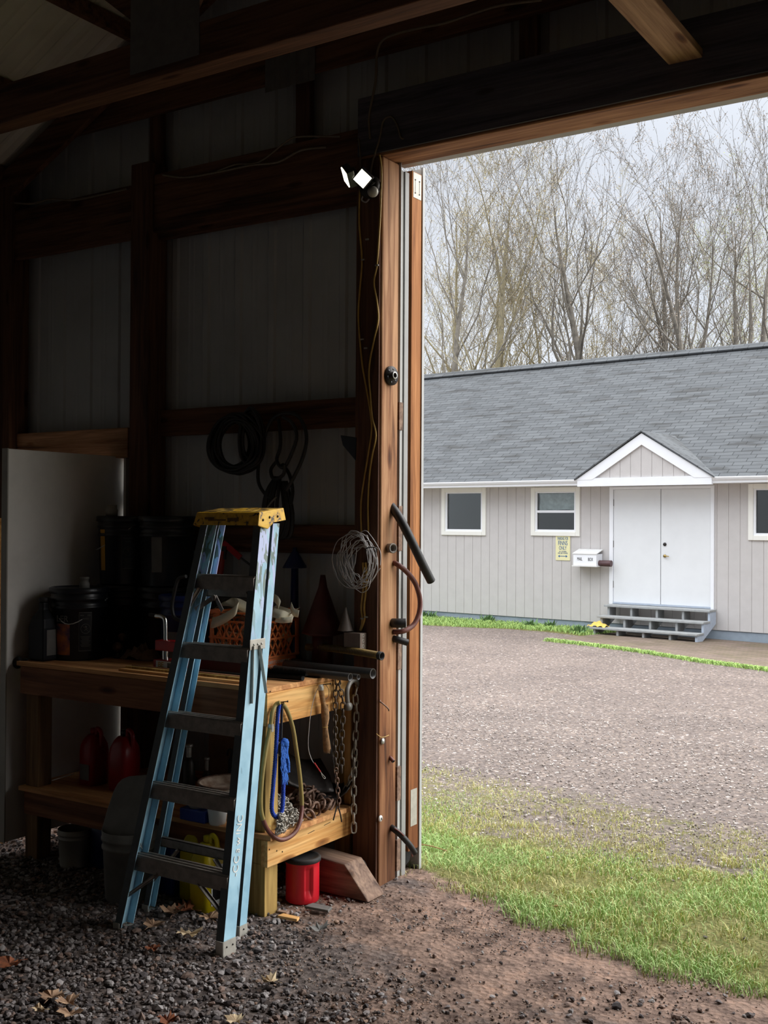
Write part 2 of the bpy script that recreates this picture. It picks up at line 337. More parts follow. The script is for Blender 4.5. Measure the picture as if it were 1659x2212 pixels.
def capmat():
    m,nt,b=newmat('worn_yellow_cap'); L=nt.links.new
    tc=N(nt,'ShaderNodeTexCoord'); n1=N(nt,'ShaderNodeTexNoise',Scale=34.0,Detail=5.0,Distortion=.5); L(tc.outputs['Object'],n1.inputs['Vector'])
    r=ramp(nt,[(.36,S(66,52,26)),(.40,S(206,156,30)),(.6,S(232,184,44))],n1.outputs['Fac'])
    L(r.outputs[0],b.inputs['Base Color']); b.inputs['Roughness'].default_value=.5; return m
MT['cap']=capmat()
def captop():
    m,nt,b=newmat('cap_top_grime'); L=nt.links.new
    tc=N(nt,'ShaderNodeTexCoord'); n1=N(nt,'ShaderNodeTexNoise',Scale=26.0,Detail=6.0); L(tc.outputs['Object'],n1.inputs['Vector'])
    ck=N(nt,'ShaderNodeTexVoronoi',Scale=110.0); L(tc.outputs['Object'],ck.inputs['Vector'])
    r=ramp(nt,[(.42,S(84,66,30)),(.52,S(170,128,40)),(.62,S(236,196,90))],n1.outputs['Fac'])
    r2=ramp(nt,[(.25,(.35,.35,.35)),(.5,(1,1,1))],ck.outputs['Distance']); mx=N(nt,'ShaderNodeMix',data_type='RGBA',blend_type='MULTIPLY'); mx.inputs[0].default_value=.7
    L(r.outputs[0],mx.inputs[6]); L(r2.outputs[0],mx.inputs[7]); L(mx.outputs[2],b.inputs['Base Color']); b.inputs['Roughness'].default_value=.6; return m
MT['captop']=captop()
def shingle():
    m,nt,b=newmat('grey_asphalt_shingles'); L=nt.links.new
    tc=N(nt,'ShaderNodeTexCoord'); br=N(nt,'ShaderNodeTexBrick'); L(tc.outputs['Object'],br.inputs['Vector'])
    br.offset=.37; br.inputs['Scale'].default_value=1.0; br.inputs['Brick Width'].default_value=.32; br.inputs['Row Height'].default_value=.125
    br.inputs['Mortar Size'].default_value=.008; br.inputs['Mortar Smooth'].default_value=.4; br.inputs['Bias'].default_value=-.1
    br.inputs['Color1'].default_value=(*S(90,93,96),1); br.inputs['Color2'].default_value=(*S(74,77,80),1); br.inputs['Mortar'].default_value=(*S(44,46,48),1)
    mp=N(nt,'ShaderNodeMapping'); mp.inputs['Scale'].default_value=(1.1,5.5,1); L(tc.outputs['Object'],mp.inputs[0])
    n1=N(nt,'ShaderNodeTexNoise',Scale=1.0,Detail=4.0); L(mp.outputs[0],n1.inputs['Vector'])
    r=ramp(nt,[(.34,S(178,172,166)),(.47,(1,1,1))],n1.outputs['Fac'])
    mx=N(nt,'ShaderNodeMix',data_type='RGBA',blend_type='MULTIPLY'); mx.inputs[0].default_value=.8; L(br.outputs['Color'],mx.inputs[6]); L(r.outputs[0],mx.inputs[7])
    n2=N(nt,'ShaderNodeTexNoise',Scale=70.0,Detail=3.0); L(tc.outputs['Object'],n2.inputs['Vector'])
    r2=ramp(nt,[(.3,(.78,.78,.78)),(.7,(1.1,1.1,1.1))],n2.outputs['Fac'])
    m2=N(nt,'ShaderNodeMix',data_type='RGBA',blend_type='MULTIPLY'); m2.inputs[0].default_value=.7; L(mx.outputs[2],m2.inputs[6]); L(r2.outputs[0],m2.inputs[7])
    L(m2.outputs[2],b.inputs['Base Color']); b.inputs['Roughness'].default_value=.9
    bp=N(nt,'ShaderNodeBump',Strength=.5,Distance=.01); L(br.outputs['Fac'],bp.inputs['Height']); bp.invert=True; L(bp.outputs[0],b.inputs['Normal'])
    return m
MT['shingle']=shingle()
def glassmat():
    m,nt,b=newmat('window_glass'); t=N(nt,'ShaderNodeBsdfTransparent'); t.inputs[0].default_value=(.86,.9,.9,1); g=N(nt,'ShaderNodeBsdfGlossy'); g.inputs['Roughness'].default_value=.02
    fr=N(nt,'ShaderNodeFresnel'); fr.inputs[0].default_value=1.6; mx=N(nt,'ShaderNodeMixShader'); nt.links.new(fr.outputs[0],mx.inputs[0]); nt.links.new(t.outputs[0],mx.inputs[1]); nt.links.new(g.outputs[0],mx.inputs[2])
    nt.links.new(mx.outputs[0],nt.nodes['Material Output'].inputs[0]); return m
MT['glass']=glassmat()
def emit(name,c,s):
    m,nt,b=newmat(name); b.inputs['Emission Color'].default_value=(*c,1); b.inputs['Emission Strength'].default_value=s; b.inputs['Base Color'].default_value=(*c,1); return m
MT['led']=emit('lit_led_panel',(1,.92,.66),7)
def vcol(name,rough=.85,attr='tint',bump=0,bs=60,spec=.3):
    m,nt,b=newmat(name); a=N(nt,'ShaderNodeAttribute',attribute_name=attr); nt.links.new(a.outputs['Color'],b.inputs['Base Color']); b.inputs['Roughness'].default_value=rough
    b.inputs['Specular IOR Level'].default_value=spec; return m
MT['stone']=vcol('loose_stones'); MT['blade']=vcol('grass_blades',.7)
def groundmat():
    m,nt,b=newmat('ground_dirt_gravel_turf'); L=nt.links.new
    tc=N(nt,'ShaderNodeTexCoord'); ob=tc.outputs['Object']
    def nzz(s,d=5.0,r=.6): n=N(nt,'ShaderNodeTexNoise',Scale=s,Detail=d,Roughness=r); L(ob,n.inputs['Vector']); return n.outputs['Fac']
    def vor(s): n=N(nt,'ShaderNodeTexVoronoi',Scale=s); L(ob,n.inputs['Vector']); return n
    a=N(nt,'ShaderNodeAttribute',attribute_name='zone'); sp=N(nt,'ShaderNodeSeparateColor'); L(a.outputs['Color'],sp.inputs[0])
    dirt=ramp(nt,[(.3,S(60,50,45)),(.43,S(104,86,77)),(.53,S(140,117,104)),(.64,S(160,130,112)),(.76,S(178,132,108))],nzz(5.5,12.0,.80)).outputs[0]
    v1=vor(38); peb=ramp(nt,[(0,S(60,52,50)),(.35,S(92,82,78)),(.7,S(120,108,102)),(1,S(70,62,60))],v1.outputs['Color'])
    v2=vor(46); lot=ramp(nt,[(0,S(68,61,58)),(.25,S(106,97,93)),(.6,S(121,112,108)),(.82,S(132,119,110)),(1,S(208,200,196))],v2.outputs['Color'])
    lotn=ramp(nt,[(.3,(.82,.80,.79)),(.7,(1.08,1.05,1.02))],nzz(.8,6.0)); lm=N(nt,'ShaderNodeMix',data_type='RGBA',blend_type='MULTIPLY'); lm.inputs[0].default_value=1; L(lot.outputs[0],lm.inputs[6]); L(lotn.outputs[0],lm.inputs[7])
    turf=ramp(nt,[(.3,S(58,54,34)),(.44,S(88,92,48)),(.56,S(118,112,70)),(.7,S(150,134,96))],nzz(45.0,10.0,.85)).outputs[0]
    def mix(f,x,y): n=N(nt,'ShaderNodeMix',data_type='RGBA'); L(f,n.inputs[0]); L(x,n.inputs[6]); L(y,n.inputs[7]); return n.outputs[2]
    def thr(chan,s,w=.12):   # attribute weight broken up by noise
        ad=N(nt,'ShaderNodeMath',operation='ADD'); L(chan,ad.inputs[0]); L(nzz(s,6.0,.7),ad.inputs[1])
        mr=N(nt,'ShaderNodeMapRange'); mr.inputs['From Min'].default_value=1-w; mr.inputs['From Max'].default_value=1+w; L(ad.outputs[0],mr.inputs['Value']); return mr.outputs[0]
    base=mix(thr(sp.outputs[2],7.0),dirt,peb.outputs[0])          # B: pebbles on the dirt
    base=mix(thr(sp.outputs[0],5.0,.2),base,lm.outputs[2])        # R: gravel lot
    base=mix(thr(sp.outputs[1],9.0,.1),base,turf)                 # G: turf
    L(base,b.inputs['Base Color']); b.inputs['Roughness'].default_value=.95; b.inputs['Specular IOR Level'].default_value=.15
    bp=N(nt,'ShaderNodeBump',Strength=.7,Distance=.012); L(v1.outputs['Distance'],bp.inputs['Height']); bp2=N(nt,'ShaderNodeBump',Strength=.6,Distance=.02); L(nzz(30.0,6.0),bp2.inputs['Height']); L(bp.outputs[0],bp2.inputs['Normal']); L(bp2.outputs[0],b.inputs['Normal'])
    return m
MT['ground']=groundmat()
def pavemat():
    m,nt,b=newmat('brick_pavers'); L=nt.links.new; tc=N(nt,'ShaderNodeTexCoord'); br=N(nt,'ShaderNodeTexBrick'); L(tc.outputs['Object'],br.inputs['Vector'])
    br.inputs['Scale'].default_value=1; br.inputs['Brick Width'].default_value=.21; br.inputs['Row Height'].default_value=.105; br.inputs['Mortar Size'].default_value=.006
    br.inputs['Color1'].default_value=(*S(124,106,96),1); br.inputs['Color2'].default_value=(*S(106,90,81),1); br.inputs['Mortar'].default_value=(*S(84,82,58),1)
    n1=N(nt,'ShaderNodeTexNoise',Scale=2.2,Detail=6.0); L(tc.outputs['Object'],n1.inputs['Vector']); r=ramp(nt,[(.4,(1,1,1)),(.65,(.80,.84,.66))],n1.outputs['Fac'])
    mx=N(nt,'ShaderNodeMix',data_type='RGBA',blend_type='MULTIPLY'); mx.inputs[0].default_value=.9; L(br.outputs['Color'],mx.inputs[6]); L(r.outputs[0],mx.inputs[7]); L(mx.outputs[2],b.inputs['Base Color']); b.inputs['Roughness'].default_value=.9
    return m
MT['pave']=pavemat()
# ================================================================== THE BARN SHELL
WX0,WX1,WYB=-5.80,4.30,-6.8; WY=4.575     # side walls, back wall, sheet plane of the gable wall
OPX0,OPX1,OPZ=-2.86,2.1,3.45              # big doorway
RX,EZ,SL=-.75,3.72,.5                      # ridge x, eave height, roof slope
def roofz(x): return EZ+SL*(5.05-abs(x-RX))
def ribs(x,rib=.2286,h=.010):              # pole-barn sheet: a tall rib every nine inches, two low ones between
    u=(x%rib)/rib
    if u<.10 or u>.90: return h
    if .40<u<.46 or .54<u<.60: return h*.22
    return 0
def sheet_x(mb,x0,x1,z0,z1,y,sgn=1,top=None,step=.0114):
    n=max(2,int((x1-x0)/step)); xs=np.linspace(x0,x1,n+1); vs=[];fs=[]
    for i,x in enumerate(xs):
        yy=y-sgn*ribs(x); vs+= [(x,yy,z0 if not callable(z0) else z0(x)),(x,yy,(z1(x) if callable(z1) else z1))]
    for i in range(n): fs.append((2*i,2*i+2,2*i+3,2*i+1))
    mb.add(vs,fs)
DW0,DW1,DWZ=-5.52,-4.678,2.13              # small doorway
m=MB(); rz=lambda x: roofz(x)+.105
sheet_x(m,WX0,DW0,-.1,rz,WY); sheet_x(m,DW0,DW1,DWZ,rz,WY); sheet_x(m,DW1,OPX0,-.1,rz,WY)
sheet_x(m,OPX0,OPX1,OPZ+.05,rz,WY); sheet_x(m,OPX1,WX1,-.1,rz,WY)
o=struct(m.build('wall_front',MT['sheet'],recalc=False)); md=o.modifiers.new('t','SOLIDIFY'); md.thickness=.004
m=MB()
n=500
for nm,x,sg in(('wall_left',WX0,1),('wall_right',WX1,-1)):
    m=MB(); ys=np.linspace(WYB,WY,n); vs=[];fs=[]
    for y in ys: vs+=[(x+sg*ribs(y),y,-.1),(x+sg*ribs(y),y,EZ+.11)]
    m.add(vs,[(2*i,2*i+2,2*i+3,2*i+1) for i in range(n-1)]); o=struct(m.build(nm,MT['sheet'],recalc=False)); o.modifiers.new('t','SOLIDIFY').thickness=.004
m=MB(); sheet_x(m,WX0,WX1,-.1,rz,WYB,-1,step=.03); struct(m.build('wall_back',MT['sheet'],recalc=False))
m=MB(); ys=np.linspace(WYB-.3,WY+.35,520)
for sg in(-1,1):
    xa=RX; xb=RX+sg*5.3; vs=[]
    for y in ys: h=ribs(y,.2286,.02); vs+=[(xa,y,EZ+SL*5.05+.10-h*0+h),(xb,y,EZ-SL*.25+.10+h)]
    m.add(vs,[(2*i,2*i+2,2*i+3,2*i+1) for i in range(len(ys)-1)])
o=struct(m.build('ceiling',MT['roofsheet'],recalc=False)); o.modifiers.new('t','SOLIDIFY').thickness=.004
def board(name,p0,p1,w,h,mat,up=(0,0,1),bev=.004,parent=None):
    """a timber: length along local X (or Z/Y for the matching wood), kept in world axes"""
    m=MB().bar(p0,p1,w,h,up); return m.build(name,mat,parent=parent,bevel=bev)
def lumber(name,a,b,mat,bev=.004): return struct(MB().box(a,b).build(name,mat,bevel=bev))
YF=4.415   # inner faces of posts
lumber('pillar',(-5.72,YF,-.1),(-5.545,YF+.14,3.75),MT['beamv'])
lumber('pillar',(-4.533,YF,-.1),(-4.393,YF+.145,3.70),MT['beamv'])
lumber('pillar',(-3.0,YF,-.1),(-2.862,YF+.147,3.46),MT['jamb'],.008)
lumber('pillar',(OPX1,YF,-.1),(OPX1+.14,YF+.14,3.75),MT['jamb'])
# thin board added over the post's indoor face, darker wood carrying its shade
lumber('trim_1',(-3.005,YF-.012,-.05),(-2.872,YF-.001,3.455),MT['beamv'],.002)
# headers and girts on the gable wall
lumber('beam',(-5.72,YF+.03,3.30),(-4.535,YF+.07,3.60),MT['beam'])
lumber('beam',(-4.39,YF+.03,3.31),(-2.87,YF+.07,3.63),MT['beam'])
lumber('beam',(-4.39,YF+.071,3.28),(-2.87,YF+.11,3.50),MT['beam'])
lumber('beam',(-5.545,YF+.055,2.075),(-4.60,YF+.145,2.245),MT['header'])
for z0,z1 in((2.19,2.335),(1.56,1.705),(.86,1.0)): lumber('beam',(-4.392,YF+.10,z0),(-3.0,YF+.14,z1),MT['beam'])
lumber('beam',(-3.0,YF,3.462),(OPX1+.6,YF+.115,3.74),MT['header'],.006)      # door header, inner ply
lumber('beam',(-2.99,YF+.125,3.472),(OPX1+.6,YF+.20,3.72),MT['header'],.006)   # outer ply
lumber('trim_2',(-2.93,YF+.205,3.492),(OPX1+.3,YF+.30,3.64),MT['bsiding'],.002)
lumber('beam',(-3.0,YF-.014,3.476),(OPX1+.6,YF-.001,3.755),MT['beamd'],.002)      # thin board added on the header; its dark wood stands for shade
# gable framing above the header
lumber('beam',(-5.2,YF+.05,3.98),(WX1-1.4,YF+.09,4.12),MT['beam'])
for x in(-4.49,-3.46,-2.2,-1.0,.4): lumber('pillar',(x,YF+.095,3.60),(x+.09,YF+.135,roofz(x)-.02),MT['beamv'])
for sg in(-1,1):
    struct(MB().bar((RX+sg*5.05,YF+.02,EZ-.06),(RX,YF+.02,EZ+SL*5.05-.06),.038,.17,(0,0,1)).build('beam',MT['beam']))
# trusses: three-ply bottom chord, top chords, webs, steel gusset plates
for k,y in enumerate((3.45,1.0,-1.5,-4.0)):
    t=struct(MB().box((-5.7,y,3.62),(4.2,y+.112,3.80)).build('beam',MT['beam'],bevel=.006))
    c=MB()
    for sg in(-1,1): c.bar((RX+sg*5.05,y+.056,EZ+.02),(RX,y+.056,EZ+SL*5.05+.0),.038,.15)
    for a,b in((-3.35,-2.2),(-3.35,-4.2),(1.85,.7),(1.85,2.7)): c.bar((a,y+.056,3.8),(b,y+.056,roofz(b)-.05),.038,.10)
    c.build('truss_webs',MT['beam'],parent=t)
    g=MB(); g.box((-3.55,y-.004,3.66),(-3.15,y-.001,4.0)); g.box((RX-.3,y-.004,EZ+SL*5.05-.4),(RX+.3,y-.001,EZ+SL*5.05-.1)); g.build('gusset_plate',MT['gusset'],parent=t)
g=MB(); sheet_x(g,-3.62,-3.30,3.93,4.10,YF+.045,1); struct(g.build('trim_3',MT['gusset']))
# purlins under the roof sheets and the flat brace over the doorway
for sg in(-1,1):
    for d in(.15,.70,1.3,1.9,2.5,3.1,3.7,4.3,4.9):
        x=RX+sg*(5.05-d); z=EZ+SL*d+.045
        struct(MB().bar((x,WYB,z),(x,YF+.1,z),.038,.09,(0,0,1)).build('beam',MT['beam']))
struct(MB().box((-1.475,-2.0,3.585),(-1.335,YF-.002,3.622)).build('beam',MT['beamy'],bevel=.004))
# stack outside the doorway post: sheet edge, white channel
lumber('trim_4',(-2.93,4.585,-.06),(-2.868,4.612,3.44),MT['bsiding'],.001)
lumber('trim_5',(-2.93,4.614,-.02),(-2.861,4.652,3.44),MT['greytrim'],.002)
m=MB()
for a,b in((1093,1190),(1385,1445),(870,930),(1652,1725),(1808,1875)):
    za=P(866,a,x=-2.87)[2]; zb=P(866,b,x=-2.87)[2]; m.box((-2.885,4.566,zb),(-2.857,4.60,za))
struct(m.build('trim_6',MT['driftx'],bevel=.002))
# small doorway: jambs, threshold, and the strip of wood lit at the far left
lumber('trim_7',(DW0-.03,YF+.02,0),(DW0,4.68,2.10),MT['benchz'],.002); lumber('trim_8',(DW1,YF+.1,0),(DW1+.02,4.66,2.10),MT['whitetrim'],.002)
# lit edge board standing inside at the far left of the view
lumber('trim_9',(-4.96,3.83,0),(-4.90,3.90,1.73),MT['bench'],.003)
MB().box((-4.8995,3.84,.86),(-4.898,3.895,.91)).build('red_tag',MT['red'],parent=bpy.data.objects['trim_9'])
# ---- the opened small door leaf
dl=empty('door_1',(-4.70,4.56,0)); dl['kind']='structure'
m=MB().box((-4.735,3.735,.075),(-4.695,4.545,2.085)); m.build('door_leaf',MT['intdoor'],parent=dl,bevel=.003)
m=MB().box((-4.737,3.728,.073),(-4.693,3.7345,2.087)); m.build('edge_strip',MT['dingy'],parent=dl)
k=MB().lathe([(0,0),(.03,.002),(.032,.008),(.012,.012),(.012,.035),(.024,.045),(.028,.06),(.02,.072),(0,.075)],(-4.695,3.80,.985),(1,0,0),20); k.build('door_knob',MT['iron'],parent=dl)
for z in(.3,1.1,1.85): MB().tube([(-4.69,4.55,z-.045),(-4.69,4.55,z+.045)],.007,8).build('hinge',MT['iron'],parent=dl)
# ---- the sliding barn door parked outside, its edge showing in the opening
sd=empty('door_2',(-2.9,4.73,0)); sd['kind']='structure'
MB().box((-2.90,4.672,.10),(-2.857,4.765,3.46)).build('edge_stile',MT['doorwood'],parent=sd,bevel=.003)
m=MB()
for z in(.12,1.7,3.3): m.box((-4.52,4.70,z),(-2.902,4.762,z+.09))
m.build('rails',MT['doorwood'],parent=sd)
m=MB(); sheet_x(m,-4.55,-2.855,-.035,3.5,4.787,-1); sk=m.build('door_skin',MT['whitetrim'],parent=sd,recalc=False); sk.modifiers.new('t','SOLIDIFY').thickness=.006
MB().box((-2.864,4.768,-.035),(-2.852,4.789,3.5)).build('edge_trim',MT['edgetrim'],parent=sd)
g=MB().box((-2.8565,4.682,3.33),(-2.8555,4.758,3.455)); g.build('top_bracket',MT['alu'],parent=sd)
g=MB()
for yy in(4.70,4.74): g.lathe([(0,0),(.004,0),(.004,.002),(0,.002)],(-2.8555,yy,3.42),(1,0,0),8).lathe([(0,0),(.004,0),(.004,.002),(0,.002)],(-2.8555,yy,3.355),(1,0,0),8).box((-2.8555,yy-.0015,3.36),(-2.8548,yy+.0015,3.42))
g.build('slots',MT['black'],parent=sd)
g=MB().box((-2.8565,4.69,.22),(-2.8555,4.75,.40)); g.build('foot_bracket',MT['alu'],parent=sd)
g=MB().add([(-2.93,4.66,.22),(-2.93,4.76,.24),(-2.87,4.77,.20),(-2.90,4.66,.20),(-2.93,4.67,-.01),(-2.93,4.72,.0),(-2.88,4.72,.04),(-2.90,4.67,.0)],[(0,1,2,3),(4,5,6,7),(0,1,5,4),(1,2,6,5),(2,3,7,6),(3,0,4,7)]); g.build('rubber_flap',MT['blackr'],parent=sd)
# ================================================================== GROUND
def gz(x,y):
    t=np.clip((y-4.6)/.5,0,1); far=np.clip((y-5)/13.5,0,1)
    return -.03*t-(.19+.05*np.clip((x+9)/5,0,1.6))*far+.012*np.sin(x*1.7+.4)*np.sin(y*1.3)*np.clip((y-5)/3,0,1)
def edge_lo(x): return np.interp(x,[-6,-3.0,-2.85,-2.2,-1.46,-1.0,0,3],[4.95,4.78,4.69,4.44,4.14,4.16,4.0,3.9])
def edge_hi(x): return np.interp(x,[-8,-3.4,-2.7,-2.15,-1.4,1],[5.9,5.64,5.5,5.4,5.75,6.1])
def edge_sp(x): return np.interp(x,[-8,-4.3,-1.7,2],[7.9,7.3,6.85,6.3])
HO=P(1430,1200,d=19.6); HO[2]=0; HA=math.radians(-5.4); DU=V(math.cos(HA),math.sin(HA),0); DN=V(-math.sin(HA),math.cos(HA),0)
def HP(px,py,v=0):
    w=ray(px,py); t=(v-(CC-HO)@DN)/(w@DN); p=CC+w*t; return (p-HO)@DU,p[2]
def hv(x,y): return (x-HO[0])*DN[0]+(y-HO[1])*DN[1]
def hu(x,y): return (x-HO[0])*DU[0]+(y-HO[1])*DU[1]
def gridmesh(xs,ys):
    X,Y=np.meshgrid(xs,ys); Z=gz(X,Y); return X,Y,Z
def sst(t): t=np.clip(t,0,1); return t*t*(3-2*t)
def ground(name,xs,ys,mat):
    X,Y,Z=gridmesh(xs,ys); nx,ny=len(xs),len(ys)
    inside=(Y<4.5)
    nn=np.array([mnoise.noise(Vector((x*1.3,y*1.3,0))) for x,y in zip(X.ravel(),Y.ravel())]).reshape(X.shape)
    n2=np.array([mnoise.noise(Vector((x*7,y*7,3))) for x,y in zip(X.ravel(),Y.ravel())]).reshape(X.shape)
    Z=Z+np.where(Y<4.7,.008*nn+.005*n2,.012*nn+.004*n2)-.004
    lo=Y-edge_lo(X); hi=edge_hi(X)-Y; spz=edge_sp(X)-Y
    G=sst((lo+.05)/.25)*(.42+.38*sst((hi+.3)/.6)); G=np.where(spz<.35,G*sst((spz+.25)/.6),G)
    D=hv(X,Y)
    strip=sst((D+1.55+.25*np.sin(X*.9))/.35)*sst((.3-D)/.2); G=np.maximum(G*(D<-3),strip*.85)
    G=G+.12*nn*(G>.05)
    R=sst((lo-.0)/.3)
    B=np.where(Y<4.6,np.clip(.78-.40*sst((X+2.9)/1.0)+.25*nn-.35*sst((Y-3.55)/.5),0,1),0)
    me=bpy.data.meshes.new(name); vs=np.stack([X,Y,Z],-1).reshape(-1,3); idx=np.arange(nx*ny).reshape(ny,nx)
    f=np.stack([idx[:-1,:-1],idx[:-1,1:],idx[1:,1:],idx[1:,:-1]],-1).reshape(-1,4)
    me.from_pydata(vs.tolist(),[],f.tolist()); me.polygons.foreach_set('use_smooth',[True]*len(f))
    ca=me.color_attributes.new('zone','FLOAT_COLOR','POINT'); ca.data.foreach_set('color',np.stack([R,G,B,np.ones_like(R)],-1).astype(np.float32).ravel())
    me.materials.append(mat); o=bpy.data.objects.new(name,me); COL.objects.link(o); return struct(o)
ground('floor',np.concatenate([np.arange(-6.4,1.0,.06),np.linspace(1,5,20)]),np.concatenate([np.linspace(-7,2,30)[:-1],np.arange(2,9.0,.06)]),MT['ground'])
ground('ground',np.concatenate([np.linspace(-60,-16,30)[:-1],np.arange(-16,3,.2),np.linspace(3,40,24)]),np.concatenate([np.arange(8.94,20,.2),np.linspace(20,75,30)]),MT['ground'])
ground('ground',np.linspace(-60,-6.4,40),np.linspace(-10,8.94,40),MT['ground'])
ground('ground',np.linspace(5,40,20),np.linspace(-10,8.94,30),MT['ground'])
# brick walk in front of the house
pl=empty('path',(HO[0],HO[1],0),rz=HA); pl['kind']='structure'
def hl(px,py,z=-.21):
    p=P(px,py,z=z); return hu(p[0],p[1]),hv(p[0],p[1])
a=hl(1185,1383); b=hl(1659,1452,-.24); c=(b[0]+2.5,b[1]-1.9); d=(c[0],-.02); e=(hl(1292,1368)[0]+.1,-.02)
def gl(u,v): p=HO+DU*u+DN*v; return float(gz(p[0],p[1]))
poly=[a,(.5*(a[0]+b[0]),.5*(a[1]+b[1])+.12),b,c,d,e]
m=MB().prism([(u,v,gl(u,v)-.05) for u,v in poly],(0,0,.062)); m.build('brick_paving',MT['pave'],parent=pl)['kind']='structure'
WALK=poly
def inpoly(u,v,pg):
    r=False; n=len(pg)
    for i in range(n):
        x1,y1=pg[i];x2,y2=pg[(i+1)%n]
        if (y1>v)!=(y2>v) and u<(x2-x1)*(v-y1)/(y2-y1)+x1: r=not r
    return r
# loose crushed stones on the barn floor
def stones(name,pts,sizes,cols):
    n=len(pts); base=np.array(ICO_V); k=len(base)
    Vt=np.zeros((n,k,3)); rr=rng.uniform(.65,1.25,(n,k,1)); sc=rng.uniform(.6,1.25,(n,1,3)); sc[:,:,2]*=.7
    q=base[None]*rr*sc*sizes[:,None,None]
    an=rng.uniform(0,6.28,n); c,s=np.cos(an),np.sin(an); tl=rng.uniform(-.5,.5,n)
    x=q[...,0]*c[:,None]-q[...,1]*s[:,None]; y=q[...,0]*s[:,None]+q[...,1]*c[:,None]; z=q[...,2]+x*tl[:,None]*.5
    Vt[...,0]=x+pts[:,0:1]; Vt[...,1]=y+pts[:,1:2]; Vt[...,2]=z+pts[:,2:3]
    Fc=(np.array(ICO_F)[None]+(np.arange(n)*k)[:,None,None]).reshape(-1,3)
    me=bpy.data.meshes.new(name); me.from_pydata(Vt.reshape(-1,3).tolist(),[],Fc.tolist())
    ca=me.color_attributes.new('tint','FLOAT_COLOR','POINT'); cc=np.concatenate([np.repeat(cols,k,0),np.ones((n*k,1))],1).astype(np.float32); ca.data.foreach_set('color',cc.ravel())
    me.materials.append(MT['stone']); o=bpy.data.objects.new(name,me); COL.objects.link(o); return o
def rnd_xy(n,x0,x1,y0,y1): return np.stack([rng.uniform(x0,x1,n),rng.uniform(y0,y1,n)],1)
xy=rnd_xy(52000,-5.7,-.4,2.2,4.75)
den=np.clip(1.0-.97*sst((xy[:,0]+.40*(xy[:,1]-3.0)+3.0)/.75),.03,1)
den*=np.where(xy[:,1]>3.7,.45,1)*np.where(xy[:,1]>edge_lo(xy[:,0])-.1,.3,1)
# keep the near gravel thick toward the bottom of the view
near=sst((3.35-(xy[:,1]-.55*(xy[:,0]+3.0)*.0+ .62*(-(xy[:,0]+3.0))*-1*.0))/.5)
dd=np.array([-.5418*x+.8406*y for x,y in xy])
den=np.maximum(den,.95*sst((4.30-dd)/.45)*np.clip(1-sst((xy[:,0]+2.65)/.8),.06,1))
xy=xy[(rng.random(len(xy))<den)&(dd>3.15)]
sz=rng.gamma(6,.00145,len(xy)).clip(.004,.019)
pts=np.concatenate([xy,(gz(xy[:,0],xy[:,1])+sz*.30)[:,None]],1)
base=np.array([S(112,104,102),S(134,126,124),S(92,84,82),S(126,106,96),S(150,144,142),S(76,70,70)]); ci=rng.integers(0,6,len(xy))
tag(stones('loose_gravel',pts,sz,base[ci]*rng.uniform(.75,1.15,(len(xy),1))),'dark crushed stone gravel spread over the barn floor','gravel',kind='stuff')
xy=rnd_xy(26000,-3.6,.1,3.1,4.8); xy=xy[(xy[:,1]<edge_lo(xy[:,0])+.05)&~((xy[:,0]<-3.0)&(xy[:,1]>3.7))]; q_=np.array([mnoise.noise(Vector((x*2.5,y*2.5,9))) for x,y in xy]); xy=xy[rng.random(len(xy))<np.clip(.45+1.5*q_,.08,1)]
sz=rng.gamma(3,.0011,len(xy)).clip(.0015,.011); pts=np.concatenate([xy,(gz(xy[:,0],xy[:,1])+sz*.15)[:,None]],1); base=np.array([S(128,108,96),S(104,88,80),S(152,126,108),S(140,134,130),S(76,66,60)]); ci=rng.integers(0,5,len(xy))
tag(stones('dirt_crumbs',pts,sz,base[ci]),'crumbs of earth and grit over the bare dirt inside the doorway','dirt',kind='stuff')
xy=rnd_xy(30000,-6.4,.2,5.3,12.5); xy=xy[rng.random(len(xy))<np.clip(sst((xy[:,1]-edge_hi(xy[:,0])+.5)/1.2),.10,1)*sst((12.5-xy[:,1])/5)]; sz=rng.gamma(5,.0012,len(xy)).clip(.003,.010)
pts=np.concatenate([xy,(gz(xy[:,0],xy[:,1])+sz*.1)[:,None]],1); base=np.array([S(160,152,148),S(142,133,128),S(130,120,114),S(192,184,178)]); ci=rng.integers(0,4,len(xy))
tag(stones('yard_gravel',pts,sz,base[ci]),'pale stone chips scattered on the yard outside the doorway','gravel',kind='stuff')
